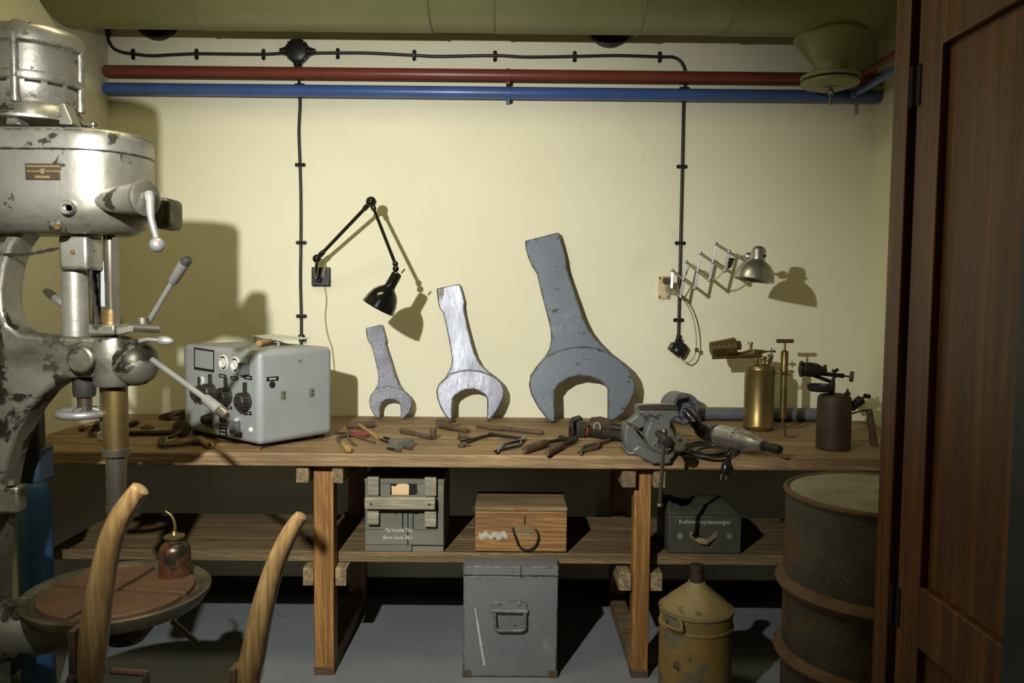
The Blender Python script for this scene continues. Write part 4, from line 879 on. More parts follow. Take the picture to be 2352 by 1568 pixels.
b0 = TMp(160, 297, tY-.004); b1 = TMp(437, 268, tY-.004); bd = b1-b0
bc = G().lathe([(.0285, 0), (.0305, 0), (.040, bd.length-.002), (.036, bd.length), (.02, bd.length)], b0, bd, 32).build('burner_can', M['brass'], bl1)
for i in range(4):
    p = b0+bd*(.16+.20*i); G().lathe([(.0037, 0), (.003, .001)], p+V((0, -(.0315+.0085*(.16+.2*i)), .0145)), (0, -1, .4), 10).build('air_hole', M['black'], bc)
G().lathe([(.021, 0), (.021, .022), (.016, .024)], TMp(437, 262, tY-.004), bd, 20).build('nozzle_collar', M['brass'], bl1)
G().lathe([(.017, z_(462)), (.015, z_(440)), (.018, z_(436)), (.018, z_(425)), (.01, z_(420))], (TMp(790, 440, tY).x, tY-.01, 0), (0, 0, 1), 16).build('filler_cap', M['brass'], bl1)
for s in (-1, 1): G().sphere(TMp(795+s*34, 402, tY-.01), .009, 10, (1.5, .6, 1)).build('filler_wing', M['brass'], bl1)
pxx = lambda y: TMp(992-(y-330)*.029, y, tY-.02)
pm_ = G().lathe([(.0155, 0), (.0155, (pxx(560)-pxx(1080)).length)], pxx(1080), pxx(560)-pxx(1080), 22).build('pump_tube', M['brass'], bl1)
G().lathe([(.016, 0), (.019, .004), (.019, .014), (.0165, .018), (.0165, (pxx(330)-pxx(570)).length), (.018, (pxx(330)-pxx(570)).length), (.010, (pxx(330)-pxx(570)).length+.006)], pxx(570), pxx(330)-pxx(570), 22).build('pump_head', M['brass'], pm_)
G().cyl(pxx(330), pxx(215), .0048, n=12).build('pump_rod', M['brass'], pm_)
G().cyl(TMp(902, 210, tY-.02), TMp(1088, 211, tY-.02), .0088, n=16).build('pump_handle', M['darkwood'], pm_)
G().tube(spline([TMp(865, 590, tY-.01), TMp(890, 570, tY-.045), TMp(950, 575, tY-.05), TMp(1050, 585, tY-.03), TMp(1000, 590, tY+.01), TMp(900, 570, tY+.01)], 5), .003, 8).build('pump_clamp', M['steel'], bl1)
G().cyl(pxx(1080), pxx(1165), .006, n=10).build('pump_foot', M['steel'], pm_)
G().tube([TMp(850, 1145, tY-.02), TMp(960, 1165, tY-.02)], .004, 8).build('foot_bracket', M['brass'], bl1)
hk = thing('bent_key', 'thin bent steel wire key lying in front of the brass pump', 'key', on(1805, 998))
G().tube(spline([on(1801, 978, .004), on(1803, 995, .004), on(1806, 1002, .004), on(1828, 1002, .004)], 4), .0026, 8).build('shank', M['rusty'], hk)
ws = tag(G().tube(spline([on(1780, 976, .003), on(1830, 981, .003), on(1860, 972, .003)], 5), .0018, 6).build('wire_offcut', M['rusty'], None, on(1820, 980)), 'short thin wire offcut on the bench behind the pump', 'wire')
# ================================================================== dark blowlamp
uY = 3.165; uc = TMp(1545, 1100, uY); uz = lambda y: TMp(1545, y, uY).z; uR = .0655
bl2 = thing('blowlamp', 'dark rusty blowlamp with rear pump and bent handle', 'blowlamp', (uc.x, uY, BZ))
dk = pm('sooty_brown_iron', (72, 54, 40), (54, 40, 30), .6, .3, scale=8, bump=.2, bscale=60); M['sooty'] = dk
G().lathe([(.0, BZ+.001), (uR-.004, BZ+.001), (uR, BZ+.006), (uR*.985, uz(880)), (uR*.96, uz(845)), (uR*.84, uz(815)), (uR*.5, uz(800)), (0, uz(796))], (uc.x, uY, 0), (0, 0, 1), 44).build('tank', dk, bl2)
G().cyl((uc.x-.012, uY, uz(805)), (uc.x-.012, uY, uz(650)), .011).build('riser', M['darksteel'], bl2)
pa = TMp(1235, 735, uY); pb2 = TMp(1565, 735, uY)
G().lathe([(.0, 0), (.045, 0), (.052, .01), (.053, .026), (.049, .026), (.046, .012), (0, .008)], ((pa.x+pb2.x)/2, uY, uz(775)), (0, 0, 1), 32).build('priming_pan', M['darksteel'], bl2)
n0 = TMp(1160, 522, uY-.01); n1 = TMp(1400, 520, uY-.01); nd = V((n1.x-n0.x, 0, -.006)); Ln = nd.length
G().lathe([(.018, 0), (.022, .002), (.021, .012), (.026, .016), (.029, .04), (.026, .07), (.018, Ln), (.012, Ln+.02), (0, Ln+.02)], n0, nd, 28).build('burner', M['darksteel'], bl2)
for s in (-1, 1): G().sphere(n0+V((.004, -.01, s*.022)), .010, 10).build('burner_lug', M['darksteel'], bl2)
G().cyl(TMp(1445, 545, uY), TMp(1447, 480, uY), .0065, n=12).build('nozzle_stub', M['darksteel'], bl2)
G().cyl(TMp(1300, 590, uY), TMp(1545, 680, uY), .0075, n=12).build('feed_tube', M['darksteel'], bl2)
G().cyl(TMp(1390, 575, uY), TMp(1630, 600, uY), .0085, n=12).build('upper_tube', M['darksteel'], bl2)
G().cyl(TMp(1520, 665, uY), TMp(1570, 590, uY), .006, n=12).build('strut', M['darksteel'], bl2)
G().lathe([(.010, 0), (.010, .014)], TMp(1615, 598, uY), (1, 0, -.1), 6).build('gland_nut', M['darksteel'], bl2)
vk = G().cyl(TMp(1630, 600, uY), TMp(1745, 612, uY), .0032, n=10).build('valve_spindle', M['darksteel'], bl2)
G().lathe([(.018, -.008), (.021, -.006), (.021, .006), (.018, .008)], TMp(1745, 610, uY), (1, -.45, -.08), 14).build('valve_wheel', M['darkwood'], vk)
G().tube([TMp(1530, 540, uY-.01), TMp(1555, 555, uY-.01), TMp(1590, 525, uY-.01)], [.007, .006, .007], 10).build('wing_screw', M['darksteel'], bl2)
G().lathe([(.012, 0), (.012, .008), (.006, .012), (.003, .024)], TMp(1697, 815, uY-.02), (0, 0, 1), 12).build('pressure_screw', M['darksteel'], bl2)
p0 = TMp(1735, 965, uY); p1 = TMp(1855, 865, uY); p2 = TMp(1905, 830, uY)
G().lathe([(.017, 0), (.017, .03), (.019, .032), (.019, (p1-p0).length), (.012, (p1-p0).length+.004)], p0, p1-p0, 18).build('pump_barrel', M['darksteel'], bl2)
G().cyl(p1, p2, .005, n=10).build('pump_rod', M['darksteel'], bl2)
G().cyl(TMp(1885, 822, uY), TMp(1950, 838, uY), .0085, n=12).build('pump_knob', M['darksteel'], bl2)
G().tube(spline([TMp(1740, 1030, uY), TMp(1830, 1003, uY), TMp(1900, 990, uY), TMp(1960, 985, uY)], 4), .0032, 8).build('handle_wire', M['darksteel'], bl2)
G().tube([TMp(1935, 985, uY), TMp(1945, 1010, uY), TMp(1995, 1360, uY), TMp(2000, 1388, uY)], [.012, .013, .0155, .014], 14).build('grip', M['darkwood'], bl2)
# ================================================================== small tools on the bench
def tool(name, label, cat, p, group=None): return thing(name, label, cat, V((p.x, p.y, BZ)), group)
def rod(pts, r, mat, name, parent, n=10, per=4): 
    P = spline(pts, per) if len(pts) > 2 else pts
    if isinstance(r, (list, tuple)) and len(r) != len(P):
        R = []; m = len(r)-1
        for i in range(len(P)):
            t = i/(len(P)-1)*m; k = min(m-1, int(t)); R.append(r[k]+(r[k+1]-r[k])*(t-k))
        r = R
    return G().tube(P, r, n).build(name, M[mat] if isinstance(mat, str) else mat, parent)
# mallet-like hammer
t = tool('hammer', 'small hammer with round dark head and pale wooden handle beside the grey unit', 'hammer', on(830, 975))
a = on(797, 978, .014); b = on(861, 974, .014)
turned(a, b, ((0, .014), (.10, .015), (.17, .012), (.24, .0125), (.26, .0155), (.6, .0155), (.62, .013), (1, .0135)), 'rusty', 'head', t)
turned(on(820, 972, .020), on(866, 1004, .009), ((0, .007), (.3, .0075), (.9, .009), (1, .008)), 'toolwood', 'handle', t)
# red screwdriver
t = tool('screwdriver', 'short screwdriver with red handle and black tip', 'screwdriver', on(820, 997))
turned(on(798, 994, .011), on(845, 999, .011), ((0, .006), (.05, .010), (.5, .011), (.9, .0105), (1, .008)), 'redhandle', 'handle', t)
rod([on(770, 994, .006), on(785, 994, .007), on(798, 994, .009)], [.0055, .004, .004], 'darksteel', 'shaft', t)
# combination pliers under the screwdriver
def pliers(label, piv, jaw, h1, h2, r=.0055, mat='darksteel', name='pliers', grip=None, bow=.25):
    t = tool(name, label, 'pliers', on(*piv))
    P = on(*piv, .010); J = on(*jaw, .009)
    d = (J-P).normalized(); s = V((-d.y, d.x, 0))
    for sg in (-1, 1):
        G().beam(P+s*sg*.004, J+s*sg*.0025, .007, .012).build('jaw', M[mat], t, bevel=.002)
    G().lathe([(.011, -.008), (.011, .006), (.006, .008)], P, (0, 0, 1), 16).build('pivot', M[mat], t)
    for sg, h in ((1, h1), (-1, h2)):
        H = on(*h, r+.001); m = P+(H-P)*.45; o = V((-(H-P).y, (H-P).x, 0))*bow*sg
        rod([P, P+(m-P)*.5+o*.8, m+o, H], [r, r*1.05, r*1.15, r*.9], grip if grip else mat, 'handle', t, 10, 5)
    return t
pliers('small grey pliers lying open under the red screwdriver', (799, 997), (776, 1004), (862, 1016), (817, 1023), .0045, 'rusty', bow=.03)
# awl with pear handle
t = tool('awl', 'stubby awl with pear shaped pale handle at the bench edge', 'awl', on(790, 1022))
turned(on(785, 1018, .011), on(803, 1034, .012), ((0, .006), (.15, .010), (.35, .009), (.75, .0145), (.95, .012), (1, .006)), 'toolwood', 'handle', t)
rod([on(773, 1008, .004), on(785, 1018, .009)], [.004, .005], 'rusty', 'blade', t)
# stone block and loose bits
bm_ = on(930, 1020)
t = tool('whetstone', 'small grey green stone block with chipped end', 'whetstone', bm_)
A = on(928, 1030, 0); B = on(954, 1026, 0); ex = (B-A).normalized(); ey = V((-ex.y, ex.x, 0))
G().box((-.035, 0, 0), (.05, .055, .032), frame(A+V((0, 0, .0005)), ex, ey, ez)).build('block', M['crate'], t, bevel=.003)
for i, (p, q, lb) in enumerate((((872, 1008), (910, 1020), 'longest of the loose drill bits beside the stone block'), ((880, 1004), (906, 1009), 'loose drill bit behind the others beside the stone block'), ((888, 1028), (920, 1035), 'thick broken drill bit nearest the bench edge'), ((906, 1022), (946, 1030), 'drill bit lying against the front of the stone block'))):
    P = on(*p, .006); Q = on(*q, .006); d = Q-P
    t = tool('drill_bit', lb, 'drill bit', (P+Q)/2, 'loose drill bits')
    turned(P, P+d*.62, ((0, .001), (.12, .005), (1, .0055)), 'darksteel', 'fluted_end', t, 8)
    turned(P+d*.62, Q, ((0, .0048), (1, .0048)), 'steel', 'shank', t, 12)
# cranked pin with upright head
t = tool('cranked_key', 'bent rusty iron key with upright round head in front of the middle spanner', 'key', on(960, 1000))
turned(on(922, 988, .011), on(991, 1004, .011), ((0, .011), (.05, .012), (.22, .012), (.26, .009), (1, .009)), 'rusty', 'shaft', t)
c = on(995, 1008); G().lathe([(.011, .001), (.013, .003), (.0125, .024), (.0135, .028), (.0135, .042), (.012, .044)], c, (0, 0, 1), 16).build('upright_head', M['rusty'], t)
# pipe wrench with hinge
t = tool('hinged_wrench', 'rusty hinged wrench lying under the jaw of the middle spanner', 'wrench', on(1035, 985))
a = on(1012, 974, .018); b = on(1075, 990, .010)
turned(a, b, ((0, .016), (.2, .017), (.6, .012), (.8, .009), (.84, .013), (1, .011)), 'rusty', 'handle', t, 12)
G().box((-.02, -.012, 0), (.016, .014, .038), frame(on(1012, 982)+V((0, 0, .0005)), V((.96, -.28, 0)), V((.28, .96, 0)), ez)).build('jaw_block', M['rusty'], t, bevel=.004)
rod([on(1018, 966, .034), on(1030, 968, .034), on(1044, 966, .03)], [.007, .006, .008], 'rusty', 'hook_jaw', t)
# bobbin and shackle
t = tool('bolt', 'small rusty bobbin shaped bolt in front of the hinged wrench', 'bolt', on(1062, 1002))
turned(on(1051, 1001, .012), on(1075, 1001, .012), ((0, .011), (.22, .012), (.28, .007), (.72, .007), (.78, .012), (1, .011)), 'rusty', 'spool', t)
t = tool('eye_bolt', 'small rusty eye bolt near the bench edge', 'bolt', on(1063, 1024))
G().torus(on(1060, 1022, .007), (0, 0, 1), .011, .006, 20, 8).build('eye', M['rusty'], t)
rod([on(1066, 1021, .007), on(1080, 1021, .007)], [.006, .005], 'rusty', 'shank', t)
# long rod
t = tool('steel_rod', 'long thin rusty rod with collar in front of the spanners', 'rod', on(1170, 986))
turned(on(1094, 978, .0125), on(1247, 993, .0125), ((0, .007), (.01, .008), (.16, .0085), (.165, .0098), (.4, .0098), (.42, .0115), (.43, .0085), (.5, .0085), (.505, .011), (.54, .011), (.545, .009), (.99, .0095), (1, .008)), 'rusty', 'rod', t)
# two pliers, jaws together
pliers('long jawed rusty pliers lying behind the curved handle pliers', (1128, 997), (1198, 1006), (1058, 1013), (1072, 1016), .005, 'darksteel', bow=.04)
pliers('slim black pliers with curved handles in the middle of the bench front', (1196, 1012), (1206, 1004), (1136, 1036), (1142, 1040), .0052, 'blackgloss', bow=.13)
# wooden handled cutters
t = tool('bolt_cutters', 'iron cutters with two thick brown wooden handles', 'cutters', on(1290, 1015))
turned(on(1204, 1033, .016), on(1258, 1016, .016), ((0, .012), (.06, .016), (.85, .0165), (1, .012)), 'darkwood', 'handle', t)
turned(on(1256, 1041, .014), on(1292, 1022, .014), ((0, .010), (.08, .0145), (.85, .014), (1, .010)), 'darkwood', 'handle', t)
rod([on(1256, 1016, .016), on(1285, 1010, .016), on(1310, 1008, .016)], [.007, .008, .010], 'darksteel', 'upper_arm', t)
rod([on(1291, 1022, .014), on(1305, 1016, .014), on(1322, 1010, .014)], [.008, .009, .009], 'darksteel', 'lower_arm', t)
G().lathe([(.014, -.012), (.015, .01), (.008, .014)], on(1306, 1010, .016), (0, 0, 1), 14).build('pivot', M['darksteel'], t)
for p, q in (((1306, 1008), (1286, 1003)), ((1310, 1010), (1326, 1006))): G().beam(on(*p, .018), on(*q, .016), .014, .016).build('blade', M['darksteel'], t, bevel=.003)
pliers('round nosed rusty pliers closest to the vise', (1374, 1018), (1401, 1010), (1327, 1038), (1334, 1043), .006, 'rusty', bow=.14)
# pipe wrenches
t = tool('pipe_wrench', 'heavy dark wrench with red painted band beside the vise', 'wrench', on(1360, 1000))
turned(on(1345, 992, .021), on(1432, 1003, .021), ((0, .018), (.4, .0185), (.42, .0205), (1, .0205)), 'darksteel', 'handle', t)
turned(on(1345, 992, .021), on(1355, 993.3, .021), ((0, .0192), (1, .0195)), 'redspot', 'red_band', t)
G().prism([on(1324, 1006), on(1347, 1006), on(1347, 990), on(1330, 984), on(1322, 992)], (0, 0, .042)).build('lower_jaw', M['darksteel'], t, bevel=.005)
G().prism([on(1306, 1002), on(1318, 1004), on(1316, 990), on(1338, 980), on(1330, 974), on(1312, 980), on(1306, 990)], (0, 0, .045)).build('hook_jaw', M['darksteel'], t, bevel=.005)
t = tool('adjustable_wrench', 'dark wrench behind the red banded one with a loop of cream cord', 'wrench', on(1390, 985))
turned(on(1402, 981, .018), on(1438, 984, .018), ((0, .015), (.5, .017), (1, .017)), 'darksteel', 'handle', t)
G().prism([on(1350, 985), on(1376, 988), on(1405, 986), on(1402, 976), on(1380, 970), on(1356, 972)], (0, 0, .030)).build('head', M['rusty'], t, bevel=.006)
c = on(1371, 980, .03); o = rod([c+V((.014*math.cos(i*PI/5), -.008+.006*math.sin(i*PI/5), .02*math.sin(i*PI/5))) for i in range(11)], .0014, 'white', 'cord_loop', t, 6, 3)
# ------------------------------------------------------------------ left end of the bench
t = tool('hand_brace', 'rusty carpenter brace with round pad and turned wooden handle', 'brace', on(430, 1015))
G().lathe([(.008, -.02), (.012, -.012), (.034, 0), (.036, .006), (.03, .012), (0, .014)], on(418, 984, .036), (.3, -.9, .25), 28).build('breast_pad', M['sooty'], t)
rod([on(418, 988, .03), on(400, 1000, .022), on(385, 1004, .018)], .008, 'rusty', 'neck', t)
rod([on(372, 1008, .018), on(368, 1016, .015), on(376, 1022, .014), on(410, 1021, .013), on(440, 1016, .013)], [.012, .011, .009, .008, .008], 'rusty', 'crank', t)
turned(on(437, 1014, .016), on(462, 1012, .017), ((0, .008), (.2, .014), (.5, .0165), (.9, .012), (1, .012)), 'darkwood', 'sleeve', t)
turned(on(459, 1008, .016), on(482, 1022, .015), ((0, .0125), (.3, .0135), (.95, .015), (1, .013)), 'toolwood', 'handle', t)
G().lathe([(.0055, 0), (0, .001)], on(482.5, 1022.3, .015), on(482, 1022)-on(459, 1008), 10).build('end_hole', M['black'], t)
t = tool('iron_bar', 'long dark iron bar lying behind the carpenter brace', 'bar', on(360, 995))
turned(on(284, 995, .011), on(418, 993, .011), ((0, .010), (1, .0115)), 'darksteel', 'bar', t)
t = tool('smoothing_plane', 'dark wooden plane at the back of the bench beside the grey unit', 'plane', on(400, 955))
G().prism([at(x, y, 3.70) for x, y in ((362, 958), (364, 950), (385, 944), (422, 938), (428, 944), (448, 944), (450, 962), (400, 960))], (0, .06, 0)).build('stock', M['sooty'], t, bevel=.004)
for o in t.children:
    lo = min(v.co.z for v in o.data.vertices); 
    for v in o.data.vertices: v.co.z -= lo-.0005
G().beam(on(398, 955, .04), on(415, 950, .075), .03, .006).build('iron', M['darksteel'], t)
t = tool('screwdriver', 'reddish handled screwdriver at the left end of the bench', 'screwdriver', on(195, 983))
turned(on(181, 985, .012), on(196, 983, .012), ((0, .008), (.3, .0125), (.8, .012), (1, .006)), 'redhandle', 'handle', t)
rod([on(195, 983, .011), on(216, 976, .008)], [.005, .004], 'rusty', 'shaft', t)
t = tool('iron_hand_tool', 'black iron tool leaning behind the drill press quill', 'hand tool', on(215, 990))
rod([on(208, 990, .014), on(215, 985, .035), on(224, 972, .06)], [.014, .012, .010], 'blackgloss', 'handle', t)
rod([on(222, 990, .012), on(226, 980, .03), on(224, 972, .055)], [.012, .010, .009], 'blackgloss', 'second_handle', t)
t = tool('white_ring', 'small white ring standing beside the drill press rack', 'ring', on(233, 1000))
G().torus(on(234, 1000, .0215), (.8, -.6, 0), .015, .0055, 24, 8).build('ring', M['white'], t)
t = tool('countersink', 'dark pointed countersink behind the drill press quill', 'bit', on(305, 975))
turned(on(296, 975, .014), on(322, 968, .010), ((0, .010), (.3, .014), (.6, .012), (1, .001)), 'darksteel', 'cone', t)
t = tool('leather_scrap', 'small crumpled brown scrap of leather on the left of the bench', 'scrap', on(340, 982))
G().loft([[on(322+i*5.5, 984, 0)+V((0, .018*math.cos(2*PI*k/10)*(1-.12*(i-3)**2+.2), .002+max(0, .014*math.sin(2*PI*k/10)*(1-.1*(i-3)**2)+.006*math.sin(i*2+k)))) for k in range(10)] for i in range(7)]).build('scrap', M['rusty'], t, smooth=80)
ck = tag(G().prism([on(586, 1033), on(598, 1034), on(602, 1029), on(590, 1028)], (0, 0, .006)).build('wood_wedge', M['boxwood'], None, on(594, 1031)), 'tiny wooden wedge under the front corner of the grey unit', 'wedge')

# ================================================================== under the bench
# stencilled crate on the shelf
KM = lambda x, y, Y: at(830+x/8.252, 1080+y/8.252, Y)
kY = 3.125; a = KM(70, 1500, kY); b = KM(1560, 80, kY); K0 = SZ
ct = thing('ammunition_crate', 'grey green wooden crate with cleats and white lettering on the shelf', 'crate', ((a.x+b.x)/2, kY+.16, SZ))
zc = lambda y, Y=kY: KM(800, y, Y).z
off = SZ+.001-zc(1490); Z_ = lambda y: zc(y)+off
xk = lambda x: KM(x, 800, kY).x
for (x0, x1, y0, y1) in ((70, 1560, 215, 1090), (70, 1560, 1090, 1375)):
    G().box((xk(x0), kY, Z_(y1)+.0008), (xk(x1), kY+.02, Z_(y0)-.0008)).build('front_board', M['crate'], ct, bevel=.0015)
G().box((xk(70), kY-.002, Z_(1490)), (xk(955), kY+.02, Z_(1378))).build('bottom_board', M['crate'], ct, bevel=.0015)
G().box((xk(968), kY-.002, Z_(1495)), (xk(1560), kY+.02, Z_(1400))).build('bottom_board', M['crate'], ct, bevel=.0015)
for x0, x1 in ((70, 130), (1500, 1560)): G().box((xk(x0), kY+.021, Z_(1490)), (xk(x1), kY+.30, Z_(215))).build('side_board', M['crate'], ct)
G().box((xk(70), kY+.30, Z_(1490)), (xk(1560), kY+.318, Z_(215))).build('back_board', M['crate'], ct)
G().box((xk(60), kY-.002, Z_(214)), (xk(1570), kY+.32, Z_(95))).build('lid', M['crate'], ct, bevel=.002)
for i, (y0, y1) in enumerate(((1080, 1190), (1265, 1370))): G().box((xk(1465), kY-.0015, Z_(y1)), (xk(1560), kY+.004, Z_(y0))).build('dovetail', M['crate'], ct)
for x0, x1 in ((135, 350), (1210, 1430)):
    for y0, y1 in ((30, 415), (660, 965) if x0 < 500 else (695, 995)):
        G().box((xk(x0), kY-.026, Z_(y1)), (xk(x1), kY-.0005, Z_(y0))).build('cleat', M['cleat'], ct, bevel=.003)
cb = G().box((xk(100), kY-.050, Z_(645)), (xk(1420), kY-.022, Z_(415))).build('carry_bar', M['cleat'], ct, bevel=.005)
for x in (222, 1310): G().lathe([(.006, 0), (.004, .003)], (xk(x), kY-.05, Z_(540)), (0, -1, 0), 10).build('nail', M['rusty'], cb)
G().prism([KM(x, y, kY-.0012)+V((0, 0, off)) for x, y in ((570, 250), (640, 262), (700, 210), (830, 195), (905, 240), (900, 425), (580, 420))], (0, .001, 0)).build('paper_label', M['orange'], ct, smooth=0)
G().prism([KM(x, y, kY-.0008)+V((0, 0, off)) for x, y in ((545, 215), (1055, 215), (1060, 400), (1000, 425), (550, 420))], (0, .0006, 0)).build('tar_patch', M['black'], ct, smooth=0)
for x, y0, y1, w in ((650, 740, 810, 16), (785, 740, 1050, 24), (882, 740, 1380, 22), (980, 740, 1060, 22), (1040, 760, 790, 60)):
    G().box((xk(x-w/2), kY-.0012, Z_(y1)), (xk(x+w/2), kY, Z_(y0))).build('paint_run', M['black'], ct, smooth=0)
tm = lambda x, y: frame((xk(x), kY-.0016, Z_(y)), (1, 0, 0), (0, 0, 1), (0, -1, 0))
text('Mar frreudtar Tion', .021, tm(710, 1092), M['stencil'], ct, sx=.66, bold=.0006)
text('Bevor. Kkema 70Kg.', .021, tm(690, 1232), M['stencil'], ct, sx=.66, bold=.0006, shear=.15)
# honey coloured wooden box
BMx = lambda x, y, Y: at(1080+x/10.226, 1130+y/10.226, Y)
f0 = onz(1091, 1268, SZ); f1 = onz(1301, 1268, SZ); f0.y = f1.y = 3.118
wbx = thing('wooden_case', 'honey coloured wooden case with leather carrying loop on the shelf', 'case', ((f0.x+f1.x)/2, 3.118+.13, SZ))
zt2 = BMx(1200, 460, 3.118).z; W_ = f1.x-f0.x; D_ = .25
fm = frame((f0.x, 3.118, SZ+.0005), V((1, 0, 0)), V((0, 1, 0)), ez); Hb = zt2-SZ
G().box((0, 0, .004), (W_, D_, Hb), fm).build('body', M['boxwood'], wbx, bevel=.004)
G().box((-.001, -.001, Hb+.001), (W_+.001, D_, Hb+.018), fm).build('lid', M['boxtop'], wbx, bevel=.004)
G().box((W_*.425, -.003, Hb+.004), (W_*.56, .0, Hb+.013), fm).build('lid_cleat', M['boxwood'], wbx)
bY = 3.118
hp = G().box((BMx(1040, 800, bY).x, bY-.004, BMx(1000, 1010, bY).z), (BMx(1505, 800, bY).x, bY, BMx(1000, 785, bY).z)).build('handle_plate', M['boxtop'], wbx, bevel=.001)
for x, y in ((1028, 830), (1430, 820), (1430, 965)): G().lathe([(.003, 0), (.002, .002)], BMx(x, y, bY-.004), (0, -1, 0), 8).build('rivet', M['rusty'], hp)
rod([BMx(990, 830, bY-.006), BMx(1030, 950, bY-.010), BMx(1090, 1130, bY-.013), BMx(1170, 1290, bY-.014), BMx(1320, 1350, bY-.014), BMx(1470, 1310, bY-.014), BMx(1570, 1180, bY-.013), BMx(1600, 1020, bY-.010), BMx(1540, 870, bY-.006)], .0042, M['darksteel'], 'carry_loop', wbx, 10, 5)
G().prism([BMx(x, y, bY-.0012) for x, y in ((1285, 530), (1300, 560), (1300, 680), (1295, 765), (1270, 765), (1258, 680), (1275, 600))], (0, .001, 0)).build('key_slot', M['black'], wbx, smooth=0)
g = G(); random.seed(3)
for k in range(16):
    x = 215+k*42; y = 1020+30*math.sin(k*1.3); h = 60+50*random.random()
    g.prism([BMx(x+dx, y+dy, bY-.0008) for dx, dy in ((-16, -h*.8), (18, -h), (26, 10), (8, h), (-20, h*.6))], (0, .0006, 0))
tag(g.build('torn_label', M['stencil'], wbx, smooth=0)); 
G().tube([V((f0.x-.001, 3.16, zt2-.02)), V((f0.x-.012, 3.17, zt2-.005)), V((f0.x-.001, 3.18, zt2+.01))], .0025, 8).build('side_hook', M['steel'], wbx)
# grey chest on the floor
cY = 3.03; c0 = at(1063, 1558, cY); c1 = at(1279, 1558, cY); ctop = at(1170, 1299, cY).z; clid = at(1170, 1322, cY).z
gch = thing('metal_chest', 'tall grey steel chest with drop handle on the floor under the shelf', 'chest', ((c0.x+c1.x)/2, cY+.17, 0))
G().box((c0.x, cY, .002), (c1.x, cY+.34, clid-.001)).build('body', M['chest'], gch, bevel=.005)
ld = G().box((c0.x-.002, cY-.005, clid), (c1.x+.002, cY+.342, ctop)).build('lid', M['chest'], gch, bevel=.005)
xm = at(1197, 1300, cY).x; G().box((xm-.002, cY-.0056, clid-.004), (xm+.002, cY-.002, ctop+.001)).build('lid_slot', M['black'], ld)
for x in (c0.x, c1.x-.03):
    G().box((x-.002, cY-.003, .0), (x+.032, cY+.03, .03)).build('corner_shoe', M['rusty'], gch, bevel=.002)
hb0 = at(1131, 1400, cY); hb1 = at(1210, 1383, cY)
hpl = G().box((hb0.x, cY-.006, at(1170, 1411, cY).z), (hb1.x, cY, at(1170, 1380, cY).z)).build('handle_mount', M['chest'], gch, bevel=.003)
for px in (1147, 1193): G().lathe([(.009, 0), (.007, .004), (0, .006)], at(px, 1386, cY-.006), (0, -1, 0), 12).build('rivet', M['chest'], hpl)
G().cyl(at(1130, 1402, cY-.012), at(1212, 1404, cY-.012), .009, n=14).build('handle_barrel', M['chest'], gch)
rod([at(1136, 1405, cY-.012), at(1137, 1428, cY-.018), at(1142, 1446, cY-.02), at(1170, 1448, cY-.02), at(1202, 1446, cY-.02), at(1206, 1428, cY-.018), at(1206, 1405, cY-.012)], .0068, 'chest', 'drop_handle', gch, 10, 4)
g = G()
for (x0, y0, x1, y1, w) in ((1091, 1396, 1096, 1425, 1.2), (1096, 1425, 1106, 1490, 2.2), (1106, 1490, 1113, 1528, 2.2)):
    g.prism([at(x0-w, y0, cY-.0008), at(x0+w, y0, cY-.0008), at(x1+w, y1, cY-.0008), at(x1-w, y1, cY-.0008)], (0, .0006, 0))
g.build('white_scratch', M['stencil'], gch, smooth=0)
# carbon monoxide detector case
OM = lambda x, y, Y: at(1500+x/10.455, 1140+y/10.455, Y)
oY = 3.125; o0 = OM(350, 1390, oY); o1 = OM(2110, 1390, oY); ot = OM(1200, 470, oY).z
cob = thing('detector_case', 'dark olive detector case with white lettering on the shelf', 'case', ((o0.x+o1.x)/2, oY+.1, SZ))
dxz = SZ+.001-o0.z
G().box((o0.x, oY, SZ+.001), (o1.x, oY+.24, ot)).build('body', M['cobox'], cob, bevel=.005)
tl_ = [OM(x, y, oY+.10) for x, y in ((255, 300), (440, 150), (600, 160), (700, 300), (980, 300), (1120, 205), (1880, 205), (2090, 430))]
G().prism([V((o0.x+.002, oY+.02, ot-.001)), V((o0.x+.012, oY+.06, ot+.03)), V((o0.x+.05, oY+.06, ot+.03)), V((o0.x+.07, oY+.06, ot+.012)), V((o0.x+.12, oY+.06, ot+.012)), V((o0.x+.15, oY+.06, ot+.028)), V((o1.x-.03, oY+.06, ot+.028)), V((o1.x-.003, oY+.02, ot-.001))], (0, .16, 0)).build('lid', M['cobox'], cob, bevel=.004)
text('Kohlenoxydanzeiger', .0250, frame(OM(1245, 610, oY-.001)+V((0, 0, 0)), (1, 0, 0), (0, 0, 1), (0, -1, 0)), M['stencil'], cob, sx=1.0)
for x in (585, 1770): 
    G().box((OM(x, 900, oY).x, oY-.0015, OM(x, 1010, oY).z), (OM(x+120, 900, oY).x, oY+.001, OM(x, 880, oY).z)).build('strap_slot', M['crate'], cob)
def strap(p):
    P = [OM(x, y, Y) for x, y, Y in p]; g = G(); w = V((0, 0, .011))
    for a, b in zip(P, P[1:]): g.prism([a-w, b-w, b+w, a+w], (0, .003, 0))
    return g.build('carry_strap', M['leather'], cob)
strap([(890, 900, oY-.004), (1130, 1060, oY-.02), (1300, 1090, oY-.022), (1540, 900, oY-.004)])
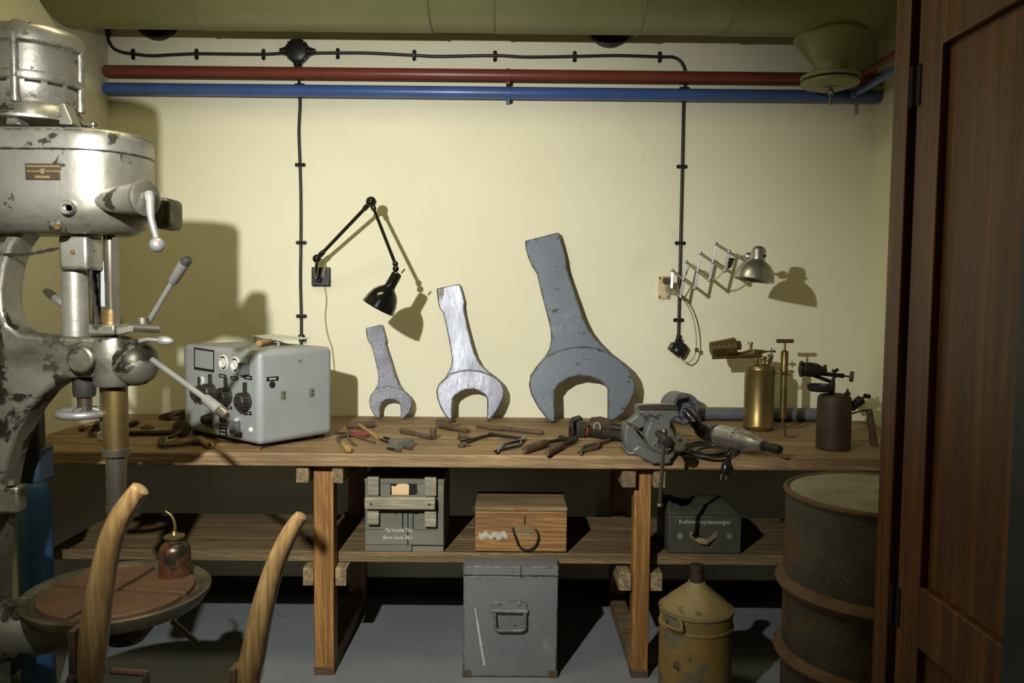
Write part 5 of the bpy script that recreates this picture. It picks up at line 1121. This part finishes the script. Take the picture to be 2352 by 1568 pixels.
# yellow can with conical shoulder
nY = 2.86; nc = at(1599, 1385, nY); nz = lambda y, dy=0: at(1599, y, nY+dy).z; nR = .1325
cn = thing('fuel_can', 'worn yellow round can with conical shoulder and dark spout on the floor', 'can', (nc.x, nY, 0))
zsh = nz(1392)
cbody = G().lathe([(.0, .002), (nR-.003, .002), (nR, .008), (nR-.002, .03), (nR-.002, zsh-.065), (nR+.002, zsh-.062), (nR+.002, zsh-.056), (nR-.002, zsh-.053), (nR-.002, zsh-.012), (nR+.003, zsh-.006), (nR+.002, zsh), (nR-.006, zsh+.004)], (nc.x, nY, 0), (0, 0, 1), 56).build('body', M['can'], cn)
G().lathe([(nR-.006, zsh+.003), (nR*.8, zsh+.025), (.032, nz(1338)), (.03, nz(1334))], (nc.x, nY, 0), (0, 0, 1), 48).build('shoulder', pm('dusty_can_top', (132, 116, 70), (112, 96, 56), .75, .05, scale=9, bump=.2, wear=[((70, 62, 42), .62, .68, 16)]), cn)
G().lathe([(.025, nz(1340)), (.0235, nz(1312)), (.023, nz(1306)), (.027, nz(1304)), (.026, nz(1296)), (.012, nz(1295))], (nc.x, nY, 0), (0, 0, 1), 24).build('spout', M['sooty'], cn)
for sgn, base in ((-1, (1535, 1418)),):
    hh = [at(1521, 1410, nY-.105), at(1519, 1424, nY-.115), at(1540, 1440, nY-.13), at(1564, 1447, nY-.138), at(1565, 1430, nY-.13), at(1558, 1420, nY-.122)]
    rod(hh, .0045, M['can'], 'side_handle', cn, 8, 4)
# steel drum
dY = 2.5; dxc = 1.178; dR = .288; dz = at(1835, 1128, 2.5).z
dm = thing('steel_drum', 'rusty steel drum with rolling hoops standing behind the door', 'drum', (dxc, dY, 0))
G().lathe([(.0, .004), (dR-.01, .004), (dR, .012), (dR, dz-.02), (dR-.002, dz-.012)], (dxc, dY, 0), (0, 0, 1), 72).build('shell', M['drum'], dm)
G().torus((dxc, dY, dz-.008), (0, 0, 1), dR-.002, .010, 72, 10).build('top_rim', M['drumrust'], dm)
G().lathe([(dR-.012, dz-.004), (dR-.016, dz-.03), (dR-.03, dz-.035), (0, dz-.033)], (dxc, dY, 0), (0, 0, 1), 64).build('lid', M['drumlid'], dm)
for py in (1340, 1500):
    zh = at(1814, py, dY).z
    G().lathe([(dR-.002, zh-.036), (dR+.006, zh-.030), (dR+.024, zh-.006), (dR+.026, zh), (dR+.022, zh+.006), (dR+.006, zh+.022), (dR-.002, zh+.026)], (dxc, dY, 0), (0, 0, 1), 72).build('rolling_hoop', M['drumrust'], dm)
